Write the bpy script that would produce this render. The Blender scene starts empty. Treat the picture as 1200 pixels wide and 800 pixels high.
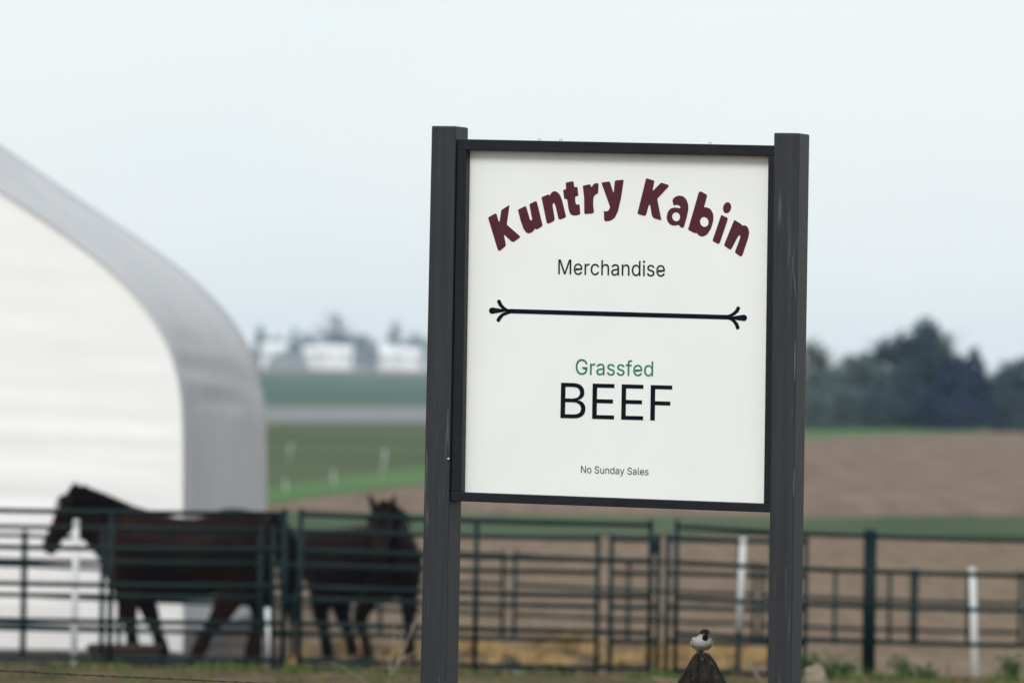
import bpy, bmesh, math, random
from math import radians, sin, cos, pi, sqrt, atan, tan
from mathutils import Vector, Matrix, noise
random.seed(7)
scene = bpy.context.scene
COL = scene.collection

# ------------------------------------------------------------------ camera
CAM_Z = 3.05
F_PX = 8000.0                      # focal length in pixels of a 1200 px wide frame
PITCH = atan(40.0 / F_PX)
ROLL = radians(0.9)
SIGN_Y = 27.6
f_ = Vector((0, cos(PITCH), sin(PITCH)))
r0 = Vector((1, 0, 0))
u0 = r0.cross(f_)
r_ = r0 * cos(ROLL) + u0 * sin(ROLL)
u_ = u0 * cos(ROLL) - r0 * sin(ROLL)
CAM = Vector((0, 0, CAM_Z))
cam_d = bpy.data.cameras.new('camera')
cam_d.lens = F_PX * 36 / 1200
cam_d.sensor_width = 36
cam_d.clip_start = 0.5
cam_d.clip_end = 20000
cam_d.dof.use_dof = True
cam_d.dof.focus_distance = 27.75
cam_d.dof.aperture_fstop = 4.2
cam = bpy.data.objects.new('camera', cam_d)
COL.objects.link(cam)
M = Matrix((r_, u_, -f_)).transposed().to_4x4()
M.translation = CAM
cam.matrix_world = M
scene.camera = cam

# ------------------------------------------------------------------ sky, sun, exposure
SUN_EL, SUN_AZ = radians(41), radians(197)     # azimuth from +Y, clockwise: behind the camera, a little to the left
world = bpy.data.worlds.new('World')
scene.world = world
world.use_nodes = True
nt = world.node_tree
nt.nodes.clear()
out = nt.nodes.new('ShaderNodeOutputWorld')
bg = nt.nodes.new('ShaderNodeBackground')
bg.inputs['Strength'].default_value = 0.10
sky = nt.nodes.new('ShaderNodeTexSky')
sky.sky_type = 'NISHITA'
sky.sun_disc = False
sky.sun_elevation = SUN_EL
sky.sun_rotation = SUN_AZ
sky.air_density = 1.0
sky.dust_density = 2.0
# thin high overcast in front of the blue: a nearly even pale layer with faint cloud texture
tc = nt.nodes.new('ShaderNodeTexCoord')
mp = nt.nodes.new('ShaderNodeMapping')
mp.inputs['Scale'].default_value = (14, 14, 30)
nz = nt.nodes.new('ShaderNodeTexNoise')
nz.inputs['Scale'].default_value = 1.0
nz.inputs['Detail'].default_value = 4
ramp = nt.nodes.new('ShaderNodeValToRGB')
ramp.color_ramp.elements[0].position = 0.3
ramp.color_ramp.elements[0].color = (0.79, 0.85, 0.875, 1)
ramp.color_ramp.elements[1].position = 0.7
ramp.color_ramp.elements[1].color = (0.835, 0.875, 0.89, 1)
sc_ = nt.nodes.new('ShaderNodeVectorMath')
sc_.operation = 'SCALE'
sc_.inputs['Scale'].default_value = 8.38
mix = nt.nodes.new('ShaderNodeMix')
mix.data_type = 'RGBA'
mix.inputs['Factor'].default_value = 0.86
L = nt.links.new
L(tc.outputs['Generated'], mp.inputs['Vector'])
L(mp.outputs['Vector'], nz.inputs['Vector'])
L(nz.outputs['Fac'], ramp.inputs['Fac'])
L(ramp.outputs['Color'], sc_.inputs[0])
L(sky.outputs['Color'], mix.inputs['A'])
L(sc_.outputs['Vector'], mix.inputs['B'])
L(mix.outputs['Result'], bg.inputs['Color'])
L(bg.outputs['Background'], out.inputs['Surface'])

sun_d = bpy.data.lights.new('sun', 'SUN')
sun_d.energy = 1.5
sun_d.angle = radians(22)
sun_d.color = (1.0, 0.97, 0.92)
sun = bpy.data.objects.new('sun', sun_d)
COL.objects.link(sun)
sdir = Vector((sin(SUN_AZ) * cos(SUN_EL), cos(SUN_AZ) * cos(SUN_EL), sin(SUN_EL)))
sun.rotation_euler = sdir.to_track_quat('Z', 'Y').to_euler()
sun.location = sdir * 80

vs = scene.view_settings
vs.view_transform = 'Standard'
vs.look = 'None'
vs.exposure = 0.45
vs.gamma = 1.0
vs.use_curve_mapping = False
scene.cycles.use_denoising = True
scene.cycles.max_bounces = 6
scene.cycles.volume_bounces = 0

# ------------------------------------------------------------------ helpers
def ray(px, py):
    return (f_ + r_ * ((px - 600) / F_PX) + u_ * ((400 - py) / F_PX))

def at(px, py, y):
    d = ray(px, py)
    return CAM + d * (y / d.y)

def onz(px, py, z=0.0):
    d = ray(px, py)
    return CAM + d * ((z - CAM_Z) / d.z)

def lerp(a, b, t):
    return a + (b - a) * t

def table(tab, v):
    if v <= tab[0][0]:
        return tab[0][1:]
    for a, b in zip(tab, tab[1:]):
        if v <= b[0]:
            t = (v - a[0]) / (b[0] - a[0])
            return tuple(lerp(p, q, t) for p, q in zip(a[1:], b[1:]))
    return tab[-1][1:]

GT = [(-60, 1.25), (18, 1.25), (28, 1.0), (45, 0.9), (54, 0.66), (62, 0.32), (66, 0.10), (69.5, 0.0),
      (690, 0.0), (1000, .3), (1500, 1.2), (2000, 2.2), (2500, 3.3), (3000, 4.55), (3300, 5.2), (3700, 5.0), (4500, 3.0)]
def gz(y):
    return table(GT, y)[0]

def lin(c):
    c /= 255.0
    return c / 12.92 if c <= 0.04045 else ((c + 0.055) / 1.055) ** 2.4

def srgb(r, g, b):
    return (lin(r), lin(g), lin(b))

def mat(name, c1, c2=None, scale=5.0, rough=0.7, spec=0.3, detail=5.0, bump=0.0, bscale=None, stretch=(1, 1, 1),
        lo=0.35, hi=0.65, metal=0.0, coords='Object', c3=None, s3=40.0):
    m = bpy.data.materials.new(name)
    m.use_nodes = True
    t = m.node_tree
    b = t.nodes['Principled BSDF']
    b.inputs['Roughness'].default_value = rough
    b.inputs['Specular IOR Level'].default_value = spec
    b.inputs['Metallic'].default_value = metal
    b.inputs['Base Color'].default_value = (*c1, 1)
    if c2 is None and not bump:
        return m
    tc = t.nodes.new('ShaderNodeTexCoord')
    mp = t.nodes.new('ShaderNodeMapping')
    mp.inputs['Scale'].default_value = stretch
    t.links.new(tc.outputs[coords], mp.inputs['Vector'])
    if c2 is not None:
        n = t.nodes.new('ShaderNodeTexNoise')
        n.inputs['Scale'].default_value = scale
        n.inputs['Detail'].default_value = detail
        n.inputs['Roughness'].default_value = 0.6
        rp = t.nodes.new('ShaderNodeValToRGB')
        rp.color_ramp.elements[0].position = lo
        rp.color_ramp.elements[1].position = hi
        rp.color_ramp.elements[0].color = (*c1, 1)
        rp.color_ramp.elements[1].color = (*c2, 1)
        t.links.new(mp.outputs['Vector'], n.inputs['Vector'])
        t.links.new(n.outputs['Fac'], rp.inputs['Fac'])
        col = rp.outputs['Color']
        if c3 is not None:
            n3 = t.nodes.new('ShaderNodeTexNoise')
            n3.inputs['Scale'].default_value = s3
            n3.inputs['Detail'].default_value = 6
            r3 = t.nodes.new('ShaderNodeValToRGB')
            r3.color_ramp.elements[0].position = 0.62
            r3.color_ramp.elements[1].position = 0.72
            r3.color_ramp.elements[0].color = (0, 0, 0, 1)
            r3.color_ramp.elements[1].color = (1, 1, 1, 1)
            mx = t.nodes.new('ShaderNodeMix')
            mx.data_type = 'RGBA'
            mx.inputs['B'].default_value = (*c3, 1)
            t.links.new(mp.outputs['Vector'], n3.inputs['Vector'])
            t.links.new(n3.outputs['Fac'], r3.inputs['Fac'])
            t.links.new(r3.outputs['Color'], mx.inputs['Factor'])
            t.links.new(col, mx.inputs['A'])
            col = mx.outputs['Result']
        t.links.new(col, b.inputs['Base Color'])
    if bump:
        n2 = t.nodes.new('ShaderNodeTexNoise')
        n2.inputs['Scale'].default_value = bscale or scale * 3
        n2.inputs['Detail'].default_value = 6
        bp = t.nodes.new('ShaderNodeBump')
        bp.inputs['Strength'].default_value = bump
        bp.inputs['Distance'].default_value = 0.02
        t.links.new(mp.outputs['Vector'], n2.inputs['Vector'])
        t.links.new(n2.outputs['Fac'], bp.inputs['Height'])
        t.links.new(bp.outputs['Normal'], b.inputs['Normal'])
    return m

def tag(o, label=None, cat=None, group=None, kind=None):
    if label: o['label'] = label
    if cat: o['category'] = cat
    if group: o['group'] = group
    if kind: o['kind'] = kind
    return o

def link(name, me, m, parent=None, smooth=False):
    o = bpy.data.objects.new(name, me)
    COL.objects.link(o)
    if m is not None:
        for mm in (m if isinstance(m, (list, tuple)) else [m]):
            me.materials.append(mm)
    if parent is not None:
        o.parent = parent
    if smooth:
        for p in me.polygons:
            p.use_smooth = True
    return o

def mesh(name, verts, faces, m, parent=None, smooth=False, origin=None):
    """world coordinates in, local to parent empty (empties have no rotation here)"""
    base = Vector((0, 0, 0))
    p = parent
    while p is not None:
        base += p.location
        p = p.parent
    off = base
    loc = Vector((0, 0, 0))
    if origin is not None:
        loc = Vector(origin) - base
        off = Vector(origin)
    me = bpy.data.meshes.new(name)
    me.from_pydata([tuple(Vector(v) - off) for v in verts], [], faces)
    me.update()
    o = link(name, me, m, parent, smooth)
    o.location = loc
    return o

def thing(name, label, cat, loc, group=None):
    o = bpy.data.objects.new(name, None)
    o.empty_display_size = 0.3
    COL.objects.link(o)
    o.location = loc
    return tag(o, label, cat, group)

class MB:
    """gathers shapes, then becomes one mesh"""
    def __init__(s):
        s.v, s.f = [], []
    def add(s, v, f):
        n = len(s.v)
        s.v += [Vector(p) for p in v]
        s.f += [tuple(i + n for i in q) for q in f]
    def hexa(s, a):                    # 8 corners: front TL TR BR BL, back TL TR BR BL
        s.add(a, [(0, 3, 2, 1), (4, 5, 6, 7), (0, 1, 5, 4), (1, 2, 6, 5), (2, 3, 7, 6), (3, 0, 4, 7)])
    def box(s, lo, hi):
        x0, y0, z0 = lo; x1, y1, z1 = hi
        s.hexa([(x0, y0, z1), (x1, y0, z1), (x1, y0, z0), (x0, y0, z0), (x0, y1, z1), (x1, y1, z1), (x1, y1, z0), (x0, y1, z0)])
    def tube(s, pts, radii, n=8, caps=True):
        pts = [Vector(p) for p in pts]
        if not isinstance(radii, (list, tuple)):
            radii = [radii] * len(pts)
        base = len(s.v)
        up = None
        for i, p in enumerate(pts):
            t = (pts[min(i + 1, len(pts) - 1)] - pts[max(i - 1, 0)])
            t.normalize()
            if up is None:
                up = Vector((0, 0, 1)) if abs(t.z) < 0.9 else Vector((1, 0, 0))
            a = t.cross(up)
            if a.length < 1e-5:
                a = t.cross(Vector((0, 1, 0)))
            a.normalize()
            b = a.cross(t)
            up = b
            rr = radii[i]
            ra, rb = rr if isinstance(rr, (tuple, list)) else (rr, rr)
            for k in range(n):
                an = 2 * pi * k / n
                s.v.append(p + a * (ra * cos(an)) + b * (rb * sin(an)))
        for i in range(len(pts) - 1):
            for k in range(n):
                k2 = (k + 1) % n
                s.f.append((base + i * n + k, base + i * n + k2, base + (i + 1) * n + k2, base + (i + 1) * n + k))
        if caps:
            s.f.append(tuple(base + k for k in range(n))[::-1])
            e = base + (len(pts) - 1) * n
            s.f.append(tuple(e + k for k in range(n)))
    def ball(s, c, r, n=10, m_=7):
        c = Vector(c)
        r = r if isinstance(r, (tuple, list)) else (r, r, r)
        base = len(s.v)
        for i in range(m_ + 1):
            th = pi * i / m_
            for k in range(n):
                ph = 2 * pi * k / n
                e = 1e-3
                st = max(sin(th), e)
                s.v.append(c + Vector((r[0] * st * cos(ph), r[1] * st * sin(ph), r[2] * cos(th))))
        for i in range(m_):
            for k in range(n):
                k2 = (k + 1) % n
                s.f.append((base + i * n + k, base + (i + 1) * n + k, base + (i + 1) * n + k2, base + i * n + k2))
    def build(s, name, m, parent=None, smooth=False, origin=None):
        return mesh(name, s.v, s.f, m, parent, smooth, origin)

def with_modifiers(verts, faces, voxel, smooth_it, factor=0.5):
    """union of overlapping closed shapes as one continuous surface"""
    me = bpy.data.meshes.new('tmp')
    me.from_pydata([tuple(v) for v in verts], [], faces)
    o = bpy.data.objects.new('tmp', me)
    COL.objects.link(o)
    a = o.modifiers.new('r', 'REMESH')
    a.mode = 'VOXEL'
    a.voxel_size = voxel
    b = o.modifiers.new('s', 'SMOOTH')
    b.iterations = smooth_it
    b.factor = factor
    dg = bpy.context.evaluated_depsgraph_get()
    dg.update()
    me2 = bpy.data.meshes.new_from_object(o.evaluated_get(dg))
    bpy.data.objects.remove(o)
    bpy.data.meshes.remove(me)
    return me2
# ------------------------------------------------------------------ the ground
def grid_sheet(name, xs, ys, zf, m):
    v = [(x, y, zf(x, y)) for y in ys for x in xs]
    n = len(xs)
    f = [(j * n + i, j * n + i + 1, (j + 1) * n + i + 1, (j + 1) * n + i) for j in range(len(ys) - 1) for i in range(n - 1)]
    return tag(mesh(name, v, f, m, smooth=True), kind='structure')

def field(name, poly, m, z):
    pts = [onz(px, py, 0.0) for px, py in poly]
    me = bpy.data.meshes.new(name)
    bm = bmesh.new()
    vs_ = [bm.verts.new((p.x, p.y, z)) for p in pts]
    fc = bm.faces.new(vs_)
    bmesh.ops.triangulate(bm, faces=[fc], ngon_method='EAR_CLIP')
    bmesh.ops.recalc_face_normals(bm, faces=bm.faces)
    if bm.faces[:][0].normal.z < 0:
        bmesh.ops.reverse_faces(bm, faces=bm.faces)
    bm.to_mesh(me)
    bm.free()
    return tag(link(name, me, m), kind='structure')

m_soil = mat('tan_soil', (0.120, 0.082, 0.052), (0.205, 0.150, 0.103), scale=3.2, rough=0.95, spec=0.1, bump=0.4, bscale=9, detail=9, coords='Object', stretch=(1, .07, 1), lo=.3, hi=.7)
m_plow = mat('plowed_soil', (0.115, 0.077, 0.055), (0.215, 0.153, 0.112), scale=1.3, rough=0.95, spec=0.1, bump=0.4, bscale=5, detail=10, stretch=(1, .045, 1), lo=.3, hi=.7)
m_green = mat('field_green', (0.045, 0.068, 0.027), (0.075, 0.098, 0.040), scale=0.05, rough=0.9, spec=0.1, detail=8, stretch=(.6, .35, 1))
m_bright = mat('strip_green', (0.06, 0.13, 0.04), (0.085, 0.165, 0.055), scale=0.08, rough=0.9, spec=0.1, detail=8)
m_verge = mat('verge_green', (0.028, 0.058, 0.022), (0.072, 0.10, 0.050), scale=0.35, rough=0.9, spec=0.1, detail=9, stretch=(.5, .3, 1))
m_wheat = mat('wheat_green', (0.035, 0.085, 0.06), (0.05, 0.10, 0.07), scale=0.01, rough=0.9, spec=0.1)

xs = [-620, -400, -250, -120, -60, -30, -15, -8, -4, 0, 4, 8, 15, 30, 60, 120, 250, 400, 620]
ys = [-55, -20, 0, 10, 18, 23, 28, 34, 40, 45, 49.5, 54, 58, 62, 64, 66, 67.7, 69.5, 75, 90, 120, 180, 300, 500, 690,
      795, 900, 1000, 1250, 1500, 1750, 2000, 2250, 2500, 2750, 3000, 3150, 3300, 3500, 3700, 4100, 4500]
grid_sheet('ground', xs, ys, lambda x, y: gz(y), m_soil)
grid_sheet('wheat_field', [-600, 600], [690, 795, 900, 1000, 1250, 1500, 1750, 2000, 2200], lambda x, y: gz(y) + 0.05, m_wheat)
border = [(310, 592), (495, 568), (720, 540), (945, 514), (1200, 505), (1500, 500)]
field('green_field', [(-300, 494), (500, 498), (945, 503), (1500, 492)] + border[::-1] + [(-300, 672)], m_green, 0.02)
field('grass_strip', [(-300, 640), (310, 572), (495, 549), (720, 527), (945, 504.5), (1200, 499), (1500, 494)] + border[::-1] + [(-300, 672)], m_bright, 0.04)
field('plowed_field', [(265, 597.5)] + border + [(1500, 606), (1200, 605), (945, 606), (600, 603), (310, 599)], m_plow, 0.02)
field('grass_verge', [(-300, 590), (265, 598.5), (600, 604), (945, 607), (1500, 607), (1500, 634), (1200, 632), (945, 628), (600, 630), (320, 626), (-300, 612)], m_verge, 0.04)

m_hazed_soil = mat('hazed_soil', (0.18, 0.185, 0.20), (0.24, 0.245, 0.255), scale=0.03, rough=.95, spec=.05)  # far bare soil, its distance haze put in as pale blue grey
field('hazed_soil_field', [(-300, 474), (500, 473), (760, 476), (760, 500.5), (500, 498), (-300, 494)], m_hazed_soil, 0.02)
m_fal = mat('fallow', (0.095, 0.105, 0.065), (0.14, 0.145, 0.095), scale=.1, rough=.95, spec=.05, stretch=(1, .2, 1))
field('fallow_strip', [(-300, 491.5), (500, 495.2), (760, 497.8), (760, 501), (500, 499), (-300, 495)], m_fal, 0.05)
m_mead = mat('meadow', (0.075, 0.105, 0.085), (0.105, 0.13, 0.105), scale=.02, rough=.95, spec=.05)
field('meadow_strip', [(-300, 467), (500, 471.5), (760, 475), (760, 479), (500, 476), (-300, 475)], m_mead, 0.09)
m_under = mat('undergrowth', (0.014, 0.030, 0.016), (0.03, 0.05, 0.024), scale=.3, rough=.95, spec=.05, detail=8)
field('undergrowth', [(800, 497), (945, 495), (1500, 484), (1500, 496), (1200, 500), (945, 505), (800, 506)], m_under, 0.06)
m_bank = mat('bank_turf', (0.026, 0.023, 0.011), (0.135, 0.098, 0.052), scale=2.2, rough=.95, spec=.05, detail=9, stretch=(1, .25, 1), lo=.3, hi=.7)
grid_sheet('grass_bank', [-40, -12, -6, -3, 0, 3, 6, 12, 40], [20, 23, 28, 34, 40, 45, 49.5, 54, 58, 62, 64, 65.5], lambda x, y: gz(y) + .012, m_bank)
m_dark_ground = mat('dark_ground', (0.018, 0.012, 0.009), (0.06, 0.042, 0.03), scale=2.2, rough=.8, spec=.3, bump=.6, bscale=9, detail=8, stretch=(1, .4, 1))  # dark brown mottled ground under the horses and along the panels
grid_sheet('dark_strip', [-40, -12, -8, -4, 0, 1.3], [57, 58, 60, 62, 64, 66, 67.7], lambda x, y: gz(y) + .02, m_dark_ground)
field('dark_patch', [(60, 764), (140, 758), (214, 755), (280, 752), (340, 758), (430, 769), (520, 773), (600, 772), (660, 776), (640, 786), (520, 789), (400, 788), (260, 787), (140, 784)], m_dark_ground, 0.020)
# straw bedding on the corral floor
m_straw = mat('straw', (0.22, 0.135, 0.05), (0.34, 0.235, 0.10), scale=9, rough=0.85, spec=0.15, detail=4)
m_strawg = mat('straw_ground', (0.045, 0.03, 0.018), (0.20, 0.135, 0.06), scale=1.5, rough=0.95, spec=0.1, bump=0.6, bscale=14, detail=8, stretch=(1, .4, 1))
field('straw_bed', [(335, 757), (420, 753), (520, 757), (600, 755), (690, 750), (760, 754), (850, 757), (905, 762), (900, 778), (820, 787), (700, 784), (560, 789), (440, 786), (345, 788)], m_strawg, 0.012)
v, f = [], []
rng = random.Random(3)
for i in range(10000):
    px = rng.uniform(335, 905)
    py = 757 + 30 * rng.random() ** 1.2
    if noise.noise(Vector((px * .02, py * .09, 0))) < .02:
        continue
    p = onz(px, py)
    hmp = 0.02 + 0.34 * max(0, noise.noise(Vector((px * .013, py * .03, 5)))) * rng.random()
    a = rng.uniform(0, pi)
    l = rng.uniform(.07, .17)
    d = Vector((cos(a), sin(a), rng.uniform(-.5, .7))) * l
    w = Vector((-sin(a), cos(a), .6)) * .006
    p = Vector((p.x, p.y, hmp))
    n = len(v)
    v += [p - w, p + w, p + d + w, p + d - w]
    f.append((n, n + 1, n + 2, n + 3))
tag(mesh('loose_straw', v, f, m_straw), 'yellow loose straw strewn over the corral floor', 'straw', kind='stuff')

# ------------------------------------------------------------------ the roadside sign
YAW = radians(18.3)
SU = Vector((cos(YAW), -sin(YAW), 0))
SW = Vector((sin(YAW), cos(YAW), 0))           # into the sign, away from us
SP = at(722, 380, SIGN_Y)
def on_sign(px, py, w=0.0):
    d = ray(px, py)
    o = SP + SW * w
    return CAM + d * ((o - CAM).dot(SW) / d.dot(SW))

m_post = mat('dark_grey_paint', (0.0145, 0.0160, 0.0205), (0.0235, 0.0255, 0.031), scale=3, rough=0.5, spec=0.36, bump=0.12, bscale=30,
             stretch=(14, 14, .55), c3=(0.075, 0.08, 0.085), s3=5.5)
m_frame = mat('black_frame_paint', (0.005, 0.006, 0.011), (0.009, 0.010, 0.015), scale=12, rough=0.5, spec=0.22, stretch=(1, 1, 4))
m_panel = mat('white_sign_panel', (0.775, 0.80, 0.78), (0.805, 0.83, 0.81), scale=2.2, rough=0.45, spec=0.35, detail=3)
m_maroon = mat('maroon_vinyl', (0.068, 0.013, 0.023), (0.082, 0.0175, 0.029), scale=25, rough=0.55, spec=0.15)
m_black = mat('black_vinyl', (0.002, 0.003, 0.008), (0.004, 0.005, 0.010), scale=30, rough=0.6, spec=0.08)
m_ink = mat('dark_grey_vinyl', (0.008, 0.014, 0.022), (0.012, 0.019, 0.028), scale=30, rough=0.6, spec=0.1)
m_grn = mat('green_vinyl', (0.012, 0.15, 0.115), (0.016, 0.17, 0.13), scale=30, rough=0.5, spec=0.3)
m_smallink = mat('grey_vinyl', (0.05, 0.068, 0.082), (0.06, 0.08, 0.095), scale=30, rough=0.5, spec=0.3)
m_bolt = mat('zinc', (0.45, 0.48, 0.48), rough=0.35, metal=0.8)

base = (on_sign(600, 800) + on_sign(800, 800)) * .5
sign = thing('roadside_sign', 'white farm shop sign board in a dark grey two post frame', 'sign', (SP.x, SP.y, gz(SIGN_Y)))

def post(tl, tr, br, bl, depth):
    a = [on_sign(*p) for p in (tl, tr, br, bl)]
    # carry the post straight on down into the ground
    for top, bot in ((0, 3), (1, 2)):
        d = a[bot] - a[top]
        k = (a[top].z - (gz(SIGN_Y) - 0.25)) / (a[top].z - a[bot].z)
        a[bot] = a[top] + d * k
    zt = (a[0].z + a[1].z) / 2 + 0.0
    me = MB()
    me.hexa(a + [p + SW * depth for p in a])
    o = me.build('post', m_post, sign)
    bv = o.modifiers.new('bevel', 'BEVEL')
    bv.width = 0.006
    bv.segments = 2
    return o
post((505.6, 147.5), (534.3, 147.8), (522.3, 800), (492.0, 800), .160)
post((906.8, 155.6), (937.0, 156.0), (927.0, 800), (899.8, 800), .150)

FW = 0.010                                     # frame stands a little behind the face of the posts
def member(tl, tr, br, bl, w0, w1, name, m=m_frame, bevel=.003):
    a = [on_sign(*p, FW + w0) for p in (tl, tr, br, bl)]
    b = [p + SW * (w1 - w0) for p in a]
    me = MB()
    me.hexa(a + b)
    o = me.build(name, m, sign)
    if bevel:
        bv = o.modifiers.new('bevel', 'BEVEL')
        bv.width = bevel
        bv.segments = 2
    return o
member((535.9, 163.0), (909.0, 170.6), (908.6, 183.2), (535.7, 175.6), 0, .150, 'top_rail')
member((528.4, 575.9), (903.2, 590.0), (903.0, 600.2), (528.1, 586.6), 0, .150, 'bottom_rail')
member((535.7, 175.6), (546.6, 175.7), (540.6, 575.9), (528.4, 575.8), 0.001, .148, 'left_stile')
member((900.2, 183.0), (908.6, 183.2), (903.2, 590.0), (894.8, 589.7), 0.001, .148, 'right_stile')
PW = FW + .048
def on_panel(px, py):
    return on_sign(px, py, PW)
a = [on_panel(*p) for p in ((545, 170), (911, 176), (906, 596), (539, 583))]
me = MB()
me.hexa(a + [p + SW * .018 for p in a])
panel = me.build('sign_panel', m_panel, sign)

for px, py in ((540.5, 190), (532.9, 556.8)):
    me = MB()
    p = on_sign(px, py, .045)
    me.tube([p - SU * .01, p + SU * .012], .0065, 8)
    me.build('bolt', m_bolt, sign, True)
me = MB(); p = on_sign(525.5, 537.5, 0); me.tube([p - SW * .004, p + SW * .01], .006, 8); me.build('bolt', m_bolt, sign, True)
for px, py in ((632, 165.0), (657, 165.5), (832, 168.8)):
    me = MB(); p = on_sign(px, py, .06); me.tube([p - Vector((0, 0, .02)), p + Vector((0, 0, .008))], .006, 8); me.build('bolt', m_bolt, sign, True)
# pale scratches along the right hand post
def scratch(pts, w0):
    me = MB()
    q = [on_sign(px, py, -.0008) for px, py in pts]
    me.tube(q, [w0 * .4] + [w0] * (len(q) - 2) + [w0 * .3], 5)
    return me
m_scr = mat('scratched_metal', (0.14, 0.15, 0.16), rough=0.5)
me = scratch([(928.5, 300), (929.5, 315), (931.5, 335), (933, 352)], .0013); me.build('scratch', m_scr, sign)
me = scratch([(932, 400), (931.6, 425), (931.2, 448)], .0022); me.build('scratch', m_scr, sign)
me = scratch([(930.8, 548), (930.3, 565), (929.8, 582)], .0018); me.build('scratch', m_scr, sign)

# lettering: closed loops in the plane of the panel, filled and given a film's thickness
def decal(name, loops, m, mapper, parent=panel):
    pts3 = [[mapper(*p) for p in lp] for lp in loops]
    o0 = pts3[0][0]
    cu = bpy.data.curves.new('tmp', 'CURVE')
    cu.dimensions = '2D'
    cu.fill_mode = 'BOTH'
    cu.extrude = 0.0009
    for lp in pts3:
        sp = cu.splines.new('POLY')
        sp.points.add(len(lp) - 1)
        for q, p in zip(sp.points, lp):
            d = p - o0
            q.co = (d.dot(SU), d.z, 0, 1)
        sp.use_cyclic_u = True
    ob = bpy.data.objects.new('tmp', cu)
    COL.objects.link(ob)
    dg = bpy.context.evaluated_depsgraph_get()
    dg.update()
    me = bpy.data.meshes.new_from_object(ob.evaluated_get(dg))
    bpy.data.objects.remove(ob)
    bpy.data.curves.remove(cu)
    off = o0 - sign.location - SW * .0008
    for v in me.vertices:
        c = v.co.copy()
        v.co = off + SU * c.x + Vector((0, 0, 1)) * c.y - SW * c.z
    me.name = name
    me.materials.clear()
    return link(name, me, m, parent)

def soften(lp, cut=9.0):
    r = []
    n = len(lp)
    for i in range(n):
        a, b = lp[i], lp[(i + 1) % n]
        t = min(.25, cut / (sqrt((a[0] - b[0]) ** 2 + (a[1] - b[1]) ** 2) + 1e-6))
        r += [(lerp(a[0], b[0], t), lerp(a[1], b[1], t)), (lerp(a[0], b[0], 1 - t), lerp(a[1], b[1], 1 - t))]
    return r

def ell(cx, cy, rx, ry, tilt, n=18):
    t = radians(tilt)
    return [(cx + rx * cos(a) * cos(t) - ry * sin(a) * sin(t), cy + rx * cos(a) * sin(t) + ry * sin(a) * cos(t))
            for a in [2 * pi * k / n for k in range(n)]]

def big_letter(ox, oy, s, *loops):
    lps = [soften(l) if len(l) < 60 else l for l in loops]
    decal('letter', lps, m_maroon, lambda x, y: on_panel(ox + x / s, oy + y / s))

K = 11.43
big_letter(565, 230, K, [(80,285),(180,228),(195,240),(222,340),(236,335),(258,185),(368,115),(330,380),(514,540),(490,565),(425,610),(400,610),(290,508),(320,655),(300,680),(232,735),(210,715)])
big_letter(565, 230, K, [(480,180),(580,131),(592,145),(640,310),(655,325),(672,315),(633,105),(722,63),(735,80),(810,385),(800,404),(740,442),(722,442),(708,427),(690,462),(655,490),(615,497),(585,480),(553,430),(518,330)])
K = 10.91
big_letter(630, 200, K, [(50,340),(142,301),(155,322),(175,285),(205,262),(245,268),(287,308),(314,380),(364,585),(350,602),(285,627),(268,615),(235,470),(215,412),(200,415),(190,440),(220,620),(205,647),(135,680),(118,668)])
big_letter(630, 200, K, [(361,153),(457,133),(470,213),(510,206),(522,322),(480,332),(482,400),(497,438),(537,428),(547,557),(500,572),(455,574),(418,552),(398,500),(378,362),(343,364),(326,248),(366,238)])
big_letter(630, 200, K, [(578,193),(672,173),(690,215),(720,168),(755,158),(780,166),(774,292),(737,307),(714,345),(710,430),(722,532),(700,547),(610,555),(598,545),(596,350)])
big_letter(630, 200, K, [(816,153),(922,138),(972,290),(990,126),(1102,116),(1067,350),(1027,520),(987,602),(930,642),(863,647),(851,625),(848,513),(880,523),(910,510),(928,465)])
big_letter(740, 200, 10, [(173,88),(270,118),(248,232),(258,232),(348,140),(440,170),(434,188),(302,330),(352,582),(260,557),(238,520),(220,400),(205,400),(172,515),(155,532),(70,505)])
big_letter(740, 200, 10, [(480,345),(503,313),(550,291),(602,298),(642,333),(664,390),(667,450),(652,530),(617,655),(600,672),(573,662),(558,634),(530,640),(490,644),(448,627),(418,585),(413,540),(428,480),(460,443),(510,430),(550,438),(578,438),(570,415),(540,400),(510,402),(495,412)],
           ell(524, 540, 46, 53, -12, 64))
big_letter(800, 215, 8.889, [(168,95),(185,80),(257,120),(222,250),(255,248),(292,268),(320,320),(320,385),(297,465),(255,532),(210,554),(168,542),(148,514),(125,517),(56,482)],
           ell(226, 400, 44, 52, -15, 64))
big_letter(800, 215, 8.889, [(403,326),(472,360),(467,385),(387,620),(370,630),(310,598)], ell(463, 253, 41, 58, 14, 64))
big_letter(800, 215, 8.889, [(538,378),(614,425),(620,440),(650,433),(682,458),(694,510),(682,570),(622,750),(605,762),(546,720),(548,705),(602,560),(600,538),(580,545),(512,675),(495,690),(430,645)])

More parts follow.
